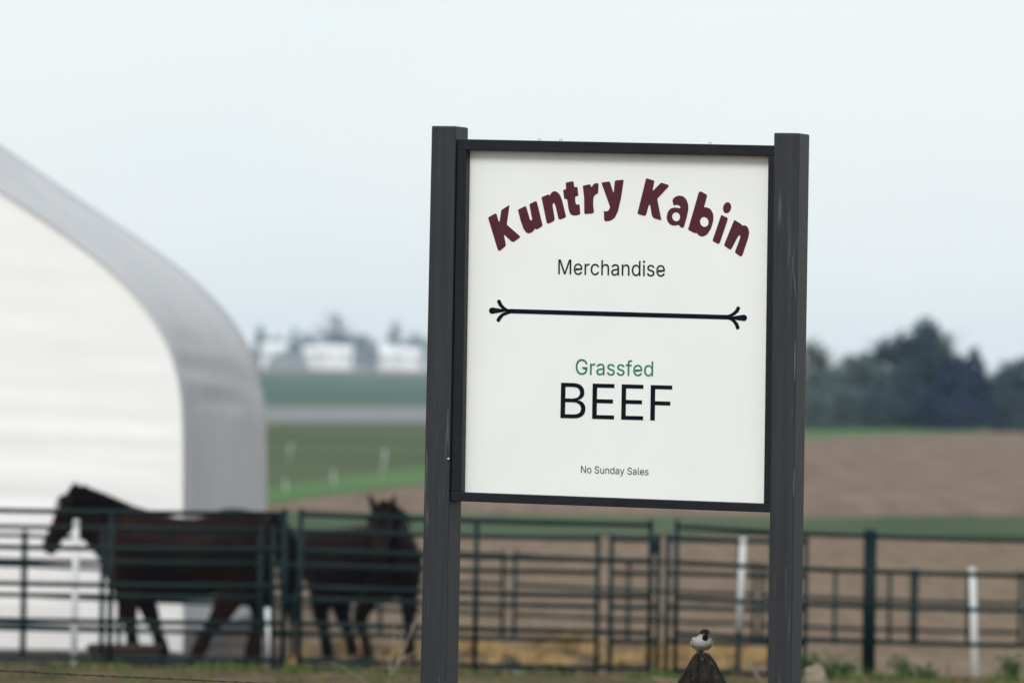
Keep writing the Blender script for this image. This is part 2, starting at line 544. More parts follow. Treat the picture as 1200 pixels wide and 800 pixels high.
# the iron-scroll divider between the two halves of the text
def stroke(pts, rad, n=8):
    lft, rgt = [], []
    for i, p in enumerate(pts):
        a = pts[max(i - 1, 0)]; b = pts[min(i + 1, len(pts) - 1)]
        dx, dy = b[0] - a[0], b[1] - a[1]
        l = sqrt(dx * dx + dy * dy)
        nx, ny = -dy / l, dx / l
        lft.append((p[0] + nx * rad[i], p[1] + ny * rad[i])); rgt.append((p[0] - nx * rad[i], p[1] - ny * rad[i]))
    def cap(i, j):
        p = pts[i]; q = pts[j]
        an = math.atan2(p[1] - q[1], p[0] - q[0])
        return [(p[0] + rad[i] * cos(an + pi / 2 - pi * k / n), p[1] + rad[i] * sin(an + pi / 2 - pi * k / n)) for k in range(1, n)]
    return lft + cap(-1, -2) + rgt[::-1] + cap(0, 1)

def ornament(ox, oy, s, paths):
    for pts, rad in paths:
        decal('divider_scroll', [stroke(pts, rad)], m_black, lambda x, y: on_panel(ox + x / s, oy + y / s))
ornament(565, 340, 16, [([(190, 382), (290, 381), (420, 382)], [60, 44, 20]),
                        ([(570, 392), (470, 378), (400, 332), (345, 275), (318, 212)], [24, 30, 30, 34, 36]),
                        ([(570, 398), (465, 425), (385, 458), (330, 515), (306, 560)], [24, 30, 30, 34, 35])])
ornament(820, 345, 16, [([(828, 437), (720, 438), (590, 438)], [60, 44, 20]),
                        ([(480, 425), (580, 395), (650, 355), (700, 305), (722, 258)], [24, 28, 30, 34, 34]),
                        ([(480, 430), (590, 455), (650, 505), (695, 565), (712, 620)], [24, 28, 30, 34, 34])])
decal('divider_bar', [[(597, 361.8), (720, 365.2), (853, 368.9), (853, 374.2), (720, 370.6), (597, 367.0)]], m_black, on_panel)

GLYPHS = {"Merchandise":[[[60,0],[60,509],[152,509],[277,187],[287,159],[299,123],[311,84],[322,49],[307,49],[318,83],[330,121],[342,158],[352,187],[476,509],[568,509],[568,0],[504,0],[504,291],[504,327],[505,369],[506,413],[507,457],[513,457],[498,409],[482,363],[467,322],[456,291],[342,0],[286,0],[170,291],[159,321],[145,361],[129,408],[112,457],[119,457],[120,416],[121,372],[122,328],[122,291],[122,0]],[[840,-8],[789,-2],[745,16],[710,46],[684,85],[668,132],[662,187],[668,242],[684,290],[709,329],[743,359],[785,378],[833,384],[894,374],[922,361],[947,341],[969,315],[985,282],[996,242],[999,194],[999,169],[703,169],[703,221],[966,221],[938,202],[935,237],[926,269],[911,294],[891,314],[865,326],[833,330],[801,326],[774,313],[753,294],[737,270],[727,241],[724,211],[724,178],[728,139],[739,106],[756,80],[779,61],[808,50],[841,46],[882,53],[914,73],[934,105],[993,91],[981,63],[963,39],[939,19],[911,4],[877,-5]],[[1085,0],[1085,379],[1144,379],[1144,321],[1147,321],[1162,347],[1185,367],[1213,380],[1245,385],[1261,384],[1276,384],[1276,322],[1262,324],[1239,326],[1214,323],[1191,315],[1172,301],[1158,284],[1149,262],[1146,237],[1146,0]],[[1498,-8],[1450,-2],[1408,16],[1373,46],[1347,85],[1331,133],[1325,187],[1331,243],[1347,291],[1373,330],[1408,360],[1450,378],[1498,384],[1551,377],[1596,356],[1631,322],[1653,277],[1594,262],[1582,289],[1561,311],[1533,325],[1498,330],[1464,325],[1436,310],[1415,287],[1400,258],[1391,224],[1388,187],[1391,151],[1400,117],[1415,89],[1436,66],[1464,51],[1498,46],[1534,52],[1562,66],[1583,89],[1595,117],[1654,102],[1632,56],[1597,21],[1552,-1]],[[1801,227],[1801,0],[1740,0],[1740,509],[1801,509],[1801,287],[1789,287],[1810,332],[1839,362],[1874,379],[1914,384],[1951,380],[1982,369],[2008,349],[2028,321],[2040,285],[2044,240],[2044,0],[1983,0],[1983,235],[1977,275],[1960,304],[1933,323],[1897,329],[1871,326],[1848,317],[1828,303],[1813,283],[1804,257]],[[2257,-9],[2222,-5],[2191,5],[2165,22],[2145,45],[2132,73],[2127,108],[2131,138],[2140,161],[2155,179],[2174,193],[2222,211],[2275,220],[2331,227],[2362,235],[2370,243],[2372,255],[2372,257],[2364,297],[2337,322],[2293,331],[2246,322],[2215,301],[2197,274],[2138,291],[2154,322],[2175,346],[2201,364],[2230,375],[2291,384],[2336,379],[2383,360],[2403,343],[2419,320],[2430,290],[2434,251],[2434,0],[2374,0],[2374,52],[2369,52],[2349,25],[2312,1]],[[2267,45],[2299,49],[2325,59],[2345,74],[2360,93],[2369,115],[2372,138],[2372,190],[2356,182],[2328,176],[2297,171],[2272,168],[2231,159],[2200,139],[2192,124],[2189,105],[2199,72],[2227,52]],[[2600,227],[2600,0],[2539,0],[2539,379],[2598,379],[2598,287],[2589,287],[2610,332],[2638,362],[2673,379],[2714,384],[2750,380],[2781,369],[2807,349],[2827,321],[2839,285],[2843,240],[2843,0],[2782,0],[2782,235],[2776,275],[2759,304],[2732,323],[2696,329],[2670,326],[2647,317],[2627,303],[2612,283],[2603,257]],[[3091,-8],[3046,-2],[3007,16],[2975,45],[2950,84],[2935,133],[2930,189],[2935,245],[2951,293],[2975,332],[3008,361],[3047,378],[3091,384],[3124,381],[3149,373],[3183,346],[3202,319],[3207,319],[3207,509],[3268,509],[3268,0],[3209,0],[3209,59],[3202,59],[3183,31],[3148,4],[3123,-5]],[[3100,47],[3132,51],[3159,65],[3180,86],[3195,115],[3205,150],[3208,189],[3205,229],[3195,263],[3180,291],[3159,312],[3133,325],[3100,330],[3067,325],[3040,311],[3019,290],[3004,261],[2995,227],[2992,189],[2995,151],[3004,117],[3020,88],[3041,66],[3068,51]],[[3373,0],[3373,379],[3434,379],[3434,0]],[[3404,443],[3388,446],[3374,455],[3365,468],[3362,483],[3365,499],[3374,512],[3388,521],[3404,524],[3420,521],[3434,512],[3443,499],[3447,483],[3443,468],[3434,455],[3420,446]],[[3669,-8],[3632,-5],[3599,3],[3571,18],[3549,38],[3532,63],[3522,94],[3581,107],[3592,79],[3611,60],[3637,49],[3668,45],[3704,50],[3731,62],[3749,81],[3755,103],[3751,121],[3741,136],[3723,147],[3699,155],[3636,170],[3591,186],[3559,208],[3540,237],[3534,274],[3538,305],[3552,332],[3574,354],[3602,370],[3636,381],[3674,384],[3710,381],[3741,372],[3766,358],[3786,339],[3811,290],[3755,277],[3745,298],[3729,316],[3706,328],[3674,333],[3643,329],[3618,317],[3601,299],[3595,277],[3599,258],[3611,243],[3659,223],[3716,209],[3761,194],[3793,171],[3812,142],[3818,107],[3813,75],[3799,47],[3777,24],[3747,6],[3710,-5]],[[4064,-8],[4012,-2],[3969,16],[3934,46],[3907,85],[3891,132],[3886,187],[3891,242],[3907,290],[3933,329],[3967,359],[4009,378],[4057,384],[4118,374],[4146,361],[4171,341],[4192,315],[4209,282],[4219,242],[4223,194],[4223,169],[3927,169],[3927,221],[4190,221],[4161,202],[4159,237],[4150,269],[4135,294],[4114,314],[4088,326],[4057,330],[4025,326],[3998,313],[3977,294],[3961,270],[3951,241],[3948,211],[3948,178],[3951,139],[3962,106],[3980,80],[4003,61],[4031,50],[4064,46],[4105,53],[4137,73],[4157,105],[4217,91],[4205,63],[4187,39],[4163,19],[4134,4],[4101,-5]]],"Grassfed":[[[269,-7],[236,-5],[205,1],[176,11],[149,25],[125,43],[104,64],[85,88],[69,116],[57,146],[47,179],[42,215],[40,254],[42,293],[47,329],[57,362],[69,393],[85,421],[103,445],[125,466],[149,484],[175,498],[203,508],[233,514],[265,516],[304,513],[340,504],[374,489],[403,469],[429,445],[449,416],[465,384],[474,349],[408,349],[387,393],[356,427],[315,448],[265,456],[222,450],[183,432],[150,404],[125,364],[109,314],[103,254],[109,194],[125,145],[151,105],[184,76],[224,59],[269,53],[309,57],[345,71],[374,93],[396,123],[410,160],[415,202],[434,199],[283,199],[283,256],[478,256],[478,200],[471,141],[451,91],[419,50],[377,19],[326,0]],[[573,0],[573,379],[632,379],[632,321],[636,321],[650,347],[673,367],[701,380],[733,385],[750,384],[764,384],[764,322],[750,324],[727,326],[702,323],[679,315],[661,301],[646,284],[637,262],[634,237],[634,0]],[[939,-9],[905,-5],[874,5],[847,22],[827,45],[814,73],[810,108],[813,138],[823,161],[838,179],[857,193],[905,211],[958,220],[1013,227],[1045,235],[1052,243],[1055,255],[1055,257],[1046,297],[1019,322],[975,331],[929,322],[897,301],[879,274],[820,291],[836,322],[858,346],[884,364],[912,375],[973,384],[1018,379],[1065,360],[1085,343],[1102,320],[1112,290],[1116,251],[1116,0],[1056,0],[1056,52],[1052,52],[1031,25],[995,1]],[[950,45],[981,49],[1007,59],[1028,74],[1043,93],[1052,115],[1055,138],[1055,190],[1039,182],[1011,176],[980,171],[955,168],[914,159],[883,139],[874,124],[871,105],[881,72],[909,52]],[[1351,-8],[1314,-5],[1281,3],[1253,18],[1230,38],[1214,63],[1204,94],[1263,107],[1274,79],[1293,60],[1318,49],[1350,45],[1386,50],[1413,62],[1431,81],[1437,103],[1433,121],[1423,136],[1405,147],[1381,155],[1318,170],[1273,186],[1241,208],[1222,237],[1215,274],[1220,305],[1234,332],[1255,354],[1284,370],[1318,381],[1356,384],[1392,381],[1422,372],[1448,358],[1468,339],[1493,290],[1437,277],[1427,298],[1411,316],[1388,328],[1356,333],[1325,329],[1300,317],[1283,299],[1277,277],[1281,258],[1293,243],[1340,223],[1398,209],[1443,194],[1475,171],[1494,142],[1500,107],[1495,75],[1481,47],[1459,24],[1428,6],[1392,-5]],[[1716,-8],[1679,-5],[1646,3],[1618,18],[1595,38],[1579,63],[1569,94],[1628,107],[1639,79],[1658,60],[1683,49],[1715,45],[1751,50],[1778,62],[1796,81],[1802,103],[1798,121],[1788,136],[1770,147],[1746,155],[1683,170],[1638,186],[1606,208],[1587,237],[1580,274],[1585,305],[1599,332],[1620,354],[1649,370],[1683,381],[1721,384],[1757,381],[1787,372],[1813,358],[1833,339],[1858,290],[1802,277],[1792,298],[1776,316],[1753,328],[1721,333],[1690,329],[1665,317],[1648,299],[1642,277],[1646,258],[1658,243],[1705,223],[1763,209],[1808,194],[1840,171],[1859,142],[1865,107],[1860,75],[1846,47],[1823,24],[1793,6],[1757,-5]],[[2127,379],[2127,327],[1905,327],[1905,379]],[[1979,0],[1979,432],[1983,461],[1994,486],[2012,505],[2034,519],[2086,530],[2121,527],[2141,521],[2126,468],[2114,472],[2093,474],[2069,470],[2053,460],[2043,443],[2040,419],[2040,0]],[[2364,-8],[2313,-2],[2269,16],[2234,46],[2208,85],[2192,132],[2186,187],[2192,242],[2208,290],[2233,329],[2267,359],[2309,378],[2357,384],[2418,374],[2446,361],[2471,341],[2493,315],[2509,282],[2520,242],[2523,194],[2523,169],[2227,169],[2227,221],[2490,221],[2462,202],[2459,237],[2450,269],[2435,294],[2415,314],[2389,326],[2357,330],[2325,326],[2299,313],[2277,294],[2261,270],[2251,241],[2248,211],[2248,178],[2252,139],[2263,106],[2280,80],[2303,61],[2332,50],[2365,46],[2406,53],[2438,73],[2458,105],[2517,91],[2506,63],[2487,39],[2464,19],[2435,4],[2402,-5]],[[2751,-8],[2707,-2],[2668,16],[2635,45],[2611,84],[2595,133],[2590,189],[2595,245],[2611,293],[2636,332],[2668,361],[2707,378],[2752,384],[2784,381],[2809,373],[2843,346],[2862,319],[2867,319],[2867,509],[2928,509],[2928,0],[2869,0],[2869,59],[2863,59],[2843,31],[2808,4],[2783,-5]],[[2761,47],[2793,51],[2819,65],[2840,86],[2856,115],[2865,150],[2868,189],[2865,229],[2856,263],[2841,291],[2820,312],[2793,325],[2761,330],[2728,325],[2701,311],[2680,290],[2665,261],[2655,227],[2652,189],[2656,151],[2665,117],[2680,88],[2701,66],[2728,51]]],"No Sunday Sales":[[[60,0],[60,509],[136,509],[343,183],[363,151],[388,107],[414,55],[405,54],[401,108],[399,157],[399,195],[399,509],[463,509],[463,0],[387,0],[202,290],[177,331],[148,381],[108,452],[119,454],[122,384],[124,328],[125,291],[125,0]],[[731,-8],[682,-2],[640,16],[605,46],[579,85],[563,133],[558,187],[563,243],[579,291],[605,330],[640,360],[682,378],[731,384],[780,378],[822,360],[857,330],[883,291],[899,243],[904,187],[899,133],[883,85],[857,46],[822,16],[780,-2]],[[731,46],[765,51],[794,66],[815,89],[830,117],[840,151],[843,187],[840,224],[830,258],[815,287],[794,310],[765,325],[731,330],[696,325],[668,310],[647,287],[632,258],[623,224],[620,187],[623,151],[632,117],[647,89],[668,66],[696,51]],[[1350,-9],[1298,-4],[1254,9],[1218,31],[1190,60],[1172,96],[1165,137],[1231,137],[1237,110],[1250,88],[1269,71],[1293,59],[1350,49],[1383,52],[1412,60],[1437,74],[1456,92],[1468,114],[1472,139],[1468,161],[1458,179],[1422,205],[1371,222],[1310,239],[1254,260],[1213,289],[1187,326],[1178,372],[1184,413],[1201,448],[1228,476],[1264,498],[1306,511],[1353,516],[1401,511],[1442,498],[1477,476],[1503,449],[1521,415],[1527,378],[1464,378],[1453,412],[1428,437],[1394,453],[1351,459],[1321,456],[1294,448],[1272,435],[1255,418],[1245,398],[1241,376],[1245,352],[1257,334],[1296,308],[1339,293],[1391,279],[1438,264],[1485,238],[1521,198],[1531,171],[1535,139],[1529,99],[1513,64],[1486,34],[1450,11],[1404,-4]],[[1755,-5],[1719,-1],[1688,11],[1662,31],[1642,59],[1630,95],[1625,139],[1625,379],[1687,379],[1687,144],[1692,105],[1710,75],[1737,56],[1773,50],[1799,53],[1822,62],[1841,77],[1856,97],[1866,122],[1869,153],[1869,379],[1930,379],[1930,0],[1871,0],[1871,92],[1880,92],[1859,47],[1830,17],[1795,0]],[[2097,227],[2097,0],[2036,0],[2036,379],[2095,379],[2095,287],[2085,287],[2106,332],[2135,362],[2170,379],[2210,384],[2247,380],[2278,369],[2304,349],[2323,321],[2336,285],[2340,240],[2340,0],[2279,0],[2279,235],[2273,275],[2256,304],[2229,323],[2193,329],[2167,326],[2144,317],[2124,303],[2109,283],[2100,257]],[[2588,-8],[2543,-2],[2504,16],[2472,45],[2447,84],[2432,133],[2427,189],[2432,245],[2447,293],[2472,332],[2504,361],[2544,378],[2588,384],[2620,381],[2646,373],[2680,346],[2699,319],[2703,319],[2703,509],[2764,509],[2764,0],[2705,0],[2705,59],[2699,59],[2680,31],[2645,4],[2620,-5]],[[2597,47],[2629,51],[2656,65],[2677,86],[2692,115],[2701,150],[2704,189],[2701,229],[2692,263],[2677,291],[2656,312],[2629,325],[2597,330],[2564,325],[2537,311],[2516,290],[2501,261],[2492,227],[2489,189],[2492,151],[2501,117],[2516,88],[2538,66],[2565,51]],[[2977,-9],[2943,-5],[2911,5],[2885,22],[2865,45],[2852,73],[2847,108],[2851,138],[2860,161],[2875,179],[2895,193],[2942,211],[2995,220],[3051,227],[3082,235],[3090,243],[3093,255],[3093,257],[3084,297],[3057,322],[3013,331],[2966,322],[2935,301],[2917,274],[2858,291],[2874,322],[2896,346],[2921,364],[2950,375],[3011,384],[3056,379],[3103,360],[3123,343],[3139,320],[3150,290],[3154,251],[3154,0],[3094,0],[3094,52],[3089,52],[3069,25],[3032,1]],[[2987,45],[3019,49],[3045,59],[3065,74],[3080,93],[3089,115],[3093,138],[3093,190],[3076,182],[3048,176],[3017,171],[2992,168],[2951,159],[2920,139],[2912,124],[2909,105],[2919,72],[2947,52]],[[3254,-139],[3268,-86],[3278,-87],[3310,-89],[3336,-74],[3357,-36],[3369,-1],[3224,379],[3291,379],[3371,155],[3393,87],[3412,21],[3390,21],[3409,87],[3430,155],[3511,379],[3578,379],[3410,-58],[3383,-107],[3346,-136],[3298,-145],[3271,-143]],[[4007,-9],[3955,-4],[3911,9],[3874,31],[3847,60],[3829,96],[3821,137],[3888,137],[3894,110],[3907,88],[3926,71],[3950,59],[4007,49],[4040,52],[4069,60],[4094,74],[4113,92],[4125,114],[4129,139],[4125,161],[4115,179],[4079,205],[4028,222],[3967,239],[3911,260],[3869,289],[3844,326],[3835,372],[3841,413],[3858,448],[3885,476],[3921,498],[3963,511],[4010,516],[4058,511],[4099,498],[4134,476],[4160,449],[4177,415],[4184,378],[4121,378],[4110,412],[4085,437],[4051,453],[4008,459],[3977,456],[3950,448],[3928,435],[3912,418],[3902,398],[3898,376],[3902,352],[3914,334],[3953,308],[3996,293],[4047,279],[4095,264],[4142,238],[4178,198],[4188,171],[4192,139],[4186,99],[4170,64],[4143,34],[4107,11],[4061,-4]],[[4390,-9],[4355,-5],[4324,5],[4298,22],[4277,45],[4264,73],[4260,108],[4263,138],[4273,161],[4288,179],[4307,193],[4355,211],[4408,220],[4463,227],[4495,235],[4503,243],[4505,255],[4505,257],[4496,297],[4470,322],[4425,331],[4379,322],[4347,301],[4330,274],[4271,291],[4287,322],[4308,346],[4334,364],[4363,375],[4424,384],[4469,379],[4516,360],[4536,343],[4552,320],[4563,290],[4566,251],[4566,0],[4506,0],[4506,52],[4502,52],[4482,25],[4445,1]],[[4400,45],[4432,49],[4458,59],[4478,74],[4493,93],[4502,115],[4505,138],[4505,190],[4489,182],[4461,176],[4430,171],[4405,168],[4364,159],[4333,139],[4325,124],[4322,105],[4332,72],[4360,52]],[[4758,-2],[4720,3],[4693,20],[4677,47],[4672,84],[4672,509],[4733,509],[4733,99],[4739,62],[4749,54],[4765,52],[4779,53],[4789,54],[4800,3],[4781,-1]],[[5020,-8],[4969,-2],[4925,16],[4890,46],[4864,85],[4848,132],[4842,187],[4848,242],[4863,290],[4889,329],[4923,359],[4965,378],[5013,384],[5074,374],[5102,361],[5127,341],[5149,315],[5165,282],[5176,242],[5179,194],[5179,169],[4883,169],[4883,221],[5146,221],[5118,202],[5115,237],[5106,269],[5091,294],[5071,314],[5045,326],[5013,330],[4981,326],[4954,313],[4933,294],[4917,270],[4907,241],[4904,211],[4904,178],[4908,139],[4919,106],[4936,80],[4959,61],[4988,50],[5020,46],[5062,53],[5094,73],[5114,105],[5173,91],[5161,63],[5143,39],[5119,19],[5091,4],[5057,-5]],[[5394,-8],[5357,-5],[5324,3],[5296,18],[5274,38],[5257,63],[5248,94],[5306,107],[5317,79],[5336,60],[5362,49],[5393,45],[5429,50],[5456,62],[5474,81],[5480,103],[5477,121],[5466,136],[5449,147],[5424,155],[5361,170],[5316,186],[5284,208],[5265,237],[5259,274],[5263,305],[5277,332],[5299,354],[5327,370],[5361,381],[5399,384],[5435,381],[5466,372],[5491,358],[5511,339],[5536,290],[5480,277],[5470,298],[5455,316],[5432,328],[5399,333],[5368,329],[5343,317],[5326,299],[5321,277],[5324,258],[5336,243],[5384,223],[5441,209],[5487,194],[5518,171],[5537,142],[5543,107],[5538,75],[5524,47],[5502,24],[5472,6],[5435,-5]]],"BEEF":[[[60,0],[60,509],[241,509],[289,504],[329,491],[359,469],[381,442],[394,410],[398,374],[395,344],[387,320],[356,286],[315,267],[315,262],[339,257],[363,245],[385,227],[402,203],[414,173],[418,136],[413,100],[400,67],[377,39],[344,18],[301,4],[247,0]],[[125,57],[245,57],[296,63],[330,80],[349,105],[355,137],[352,161],[342,184],[327,203],[306,218],[279,228],[248,231],[125,231]],[[125,285],[238,285],[288,296],[308,309],[323,326],[333,348],[336,372],[330,403],[313,429],[283,446],[240,452],[125,452]],[[516,0],[516,509],[829,509],[829,452],[581,452],[581,286],[812,286],[812,229],[581,229],[581,57],[831,57],[831,0]],[[935,0],[935,509],[1247,509],[1247,452],[999,452],[999,286],[1230,286],[1230,229],[999,229],[999,57],[1250,57],[1250,0]],[[1353,0],[1353,509],[1662,509],[1662,452],[1418,452],[1418,278],[1639,278],[1639,221],[1418,221],[1418,0]]]}
def text(s, tl, bl, tr, br, m, split=None, name='lettering'):
    """tl..br: pixel places of the cap line and base line at both ends"""
    loops = GLYPHS[s]
    x0 = min(p[0] for l in loops for p in l); x1 = max(p[0] for l in loops for p in l)
    def mp(x, y):
        t = (x - x0) / (x1 - x0); w = 1 - y / 508.7
        px = lerp(lerp(tl[0], tr[0], t), lerp(bl[0], br[0], t), w)
        py = lerp(lerp(tl[1], tr[1], t), lerp(bl[1], br[1], t), w)
        return on_panel(px, py)
    if split:
        for g in split:
            decal('letter', [loops[i] for i in g], m, mp)
    else:
        decal(name, loops, m, mp)
text('Merchandise', (654.4, 303.9), (654.2, 321.3), (779.4, 306.2), (779.2, 324.0), m_ink)
text('Grassfed', (674.9, 420.5), (674.7, 438.6), (765.6, 423.3), (765.3, 440.7), m_grn)
text('No Sunday Sales', (681.0, 545.4), (680.9, 553.6), (760.2, 548.2), (760.0, 556.4), m_smallink)
text('BEEF', (657.6, 448.2), (656.8, 489.5), (787.8, 451.6), (787.2, 492.9), m_black, split=[[0, 1, 2], [3], [4], [5]])
# ------------------------------------------------------------------ the white fabric barn
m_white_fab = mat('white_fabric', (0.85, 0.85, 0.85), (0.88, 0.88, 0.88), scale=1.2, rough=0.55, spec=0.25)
m_shaded_fab = mat('shaded_roof_fabric', (0.49, 0.495, 0.51), (0.55, 0.555, 0.57), scale=1.0, rough=0.75, spec=0.15)  # white cover darkened to grey: shade of the unlit side put into its colour
m_steel = mat('galvanised', (0.32, 0.33, 0.34), (0.40, 0.41, 0.42), scale=8, rough=0.5, spec=0.4)
m_sill = mat('barn_sill', (0.10, 0.095, 0.09), (0.16, 0.15, 0.145), scale=4, rough=0.9)
TY = 73.4
prof = [(-260, 58), (-205, 86), (-154, 118), (-100, 154), (-50, 188.5), (0, 222.5), (50, 255.5), (100, 291), (135, 321), (160, 347),
        (180, 374), (196, 403), (206, 432), (212, 462), (214.5, 500), (215, 560), (215, 640), (215.5, 772)]
pp = [at(px, py, TY) for px, py in prof]
# smooth the outline
def catmull(P, k=3):
    r = []
    for i in range(len(P) - 1):
        a, b, c, d = P[max(i - 1, 0)], P[i], P[i + 1], P[min(i + 2, len(P) - 1)]
        for j in range(k):
            t = j / k
            r.append(0.5 * ((2 * b) + (c - a) * t + (2 * a - 5 * b + 4 * c - d) * t * t + (3 * b - a - 3 * c + d) * t ** 3))
    r.append(P[-1])
    return r
half = catmull(pp, 3)
apex_x = half[0].x
barn = thing('fabric_barn', 'large white fabric covered hoop barn with rounded shoulder behind the horses', 'barn', (apex_x, TY, 0))
full = [Vector((2 * apex_x - p.x, TY, p.z)) for p in half[:0:-1]] + half
full = [p if p.z > -0.15 else Vector((p.x, p.y, -0.15)) for p in full]
LEN = 10.6
SHX, SHZ = 0.42, -0.10                          # the long axis runs slightly to the right and downhill
# end wall: fabric hung between hoop and sill, pulled into soft horizontal folds
zs = []
z = -0.1
top = full[len(full) // 2].z
NX, NZ = 90, 110
def xr(z):                                     # half width at height z
    for a, b in zip(half, half[1:]):
        if b.z <= z <= a.z:
            t = (z - a.z) / (b.z - a.z + 1e-9)
            return lerp(a.x, b.x, t) - apex_x
    return half[-1].x - apex_x if z < half[-1].z else 0.0
v, f = [], []
for j in range(NZ + 1):
    z = lerp(-0.1, top - 0.01, j / NZ)
    hw = max(xr(z) + 0.004, 0.01)
    for i in range(NX + 1):
        s = lerp(-1, 1, i / NX)
        x = apex_x + hw * s
        e = max(0.0, 1 - abs(s)) * hw
        low = max(0.0, min(1.0, (3.6 - z) / 2.2))
        edge = min(1.0, e / .25)
        w = noise.noise(Vector((x * .55, 1.3, z * 5.5 + .3 * x))) * .035 + noise.noise(Vector((x * 1.6, 4.3, z * 2.2))) * .012
        w += .03 * noise.noise(Vector((x * .3, 9.1, z * 1.2)))
        v.append((x, TY + .03 + (w * (0.25 + low)) * edge * .5, z))
for j in range(NZ):
    for i in range(NX):
        n = NX + 1
        f.append((j * n + i, j * n + i + 1, (j + 1) * n + i + 1, (j + 1) * n + i))
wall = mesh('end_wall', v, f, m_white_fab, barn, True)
# roof and side cover, in bays between hoops; fabric sags a little and wrinkles near each eave
NB = 26
v, f = [], []
n = len(full)
for k in range(NB + 1):
    t = k / NB
    for i, p in enumerate(full):
        a = full[max(i - 1, 0)]; b = full[min(i + 1, n - 1)]
        tg = (b - a).normalized()
        nrm = Vector((-tg.z, 0, tg.x))
        if nrm.dot(p - Vector((apex_x, TY, 1.0))) < 0: nrm = -nrm
        bay = (t * 5) % 1.0
        sag = -0.012 * sin(pi * bay)
        wr = noise.noise(Vector((t * 1.4, p.z * 5.0, i * .02))) * .03 * max(0, 1 - abs(p.z - 2.9) / 1.0)
        wr += noise.noise(Vector((t * 1.1, p.z * 1.2, 7))) * .008
        for zc, dp, w0 in ((3.17, .05, .05), (3.02, .03, .04), (2.74, .06, .05)):
            wr -= dp * math.exp(-((p.z - zc - .05 * sin(t * 3 + zc * 9)) / w0) ** 2) * min(1, t * 6) * max(0, min(1, (.86 - t) * 6))
        hoop = 0.012 if min(bay, 1 - bay) < 0.02 and .1 < t < .9 else 0
        flare = -0.10 * max(0.0, (t - .84) / .16)
        q = p + Vector((SHX * t, LEN * t, SHZ * t)) + nrm * (sag + wr * min(1, 8 * t) + hoop - flare)
        v.append(q)
for k in range(NB):
    for i in range(n - 1):
        f.append((k * n + i, k * n + i + 1, (k + 1) * n + i + 1, (k + 1) * n + i))
cover = mesh('roof_cover', v, f, m_shaded_fab, barn, True)
so = cover.modifiers.new('s', 'SOLIDIFY'); so.thickness = 0.012
me = MB(); me.tube([p + Vector((-.03 if p.x > apex_x else .03, .06, -.02)) for p in full], .03, 8); me.build('end_hoop', m_white_fab, barn, True)
me = MB(); me.tube([p + Vector((SHX, LEN + .03, SHZ)) for p in full], .03, 8); me.build('far_hoop', m_shaded_fab, barn, True)
v = [p + Vector((SHX, LEN, SHZ)) for p in full]
mesh('back_wall', v, [tuple(range(len(v)))], m_white_fab, barn)
me = MB(); me.box((2 * apex_x - half[-1].x, TY - .10, -.2), (half[-1].x - .05, TY - .01, .035)); me.build('sill_board', m_sill, barn)
me = MB(); p0 = half[-1]; me.hexa([Vector((p0.x + .01, TY, .2)), Vector((p0.x + .1, TY, .2)), Vector((p0.x + .1, TY, -.2)), Vector((p0.x + .01, TY, -.2))] +
   [Vector((p0.x + SHX + .01, TY + LEN, .1)), Vector((p0.x + SHX + .1, TY + LEN, .1)), Vector((p0.x + SHX + .1, TY + LEN, -.3)), Vector((p0.x + SHX + .01, TY + LEN, -.3))])
me.build('side_sill', m_sill, barn)

# ------------------------------------------------------------------ corral panels
m_pipe = mat('green_pipe', (0.0010, 0.0105, 0.0125), (0.0025, 0.0155, 0.0180), scale=3, rough=0.45, spec=0.13)
ROWS = {   # pixel height of the top rail and rail spacing along each run, and its distance
    'near': [(-120, 595.5, 42.6, 62.0), (30, 597.5, 42.6, 62.0), (420, 603, 42.7, 62.2), (620, 608.3, 42.5, 62.6), (850, 619, 41.8, 63.4), (1020, 628, 41, 64.3), (1260, 634, 41, 64.6)],
    'middle': [(-120, 614, 39.6, 66.2), (30, 616.4, 39.6, 66.2), (420, 622.5, 39.8, 66.2), (620, 631, 39.3, 66.4), (850, 631.5, 39.7, 66.4), (960, 635, 39.7, 66.5)],
    'far': [(-120, 620, 35, 72.2), (29, 627, 35, 72.2), (347, 640, 34.7, 72.4), (351, 640, 34.7, 79), (620, 651, 34.5, 79), (850, 660, 34.5, 79), (980, 669, 33.6, 79), (1200, 673, 33.6, 79.5), (1420, 680, 33.6, 80)]}
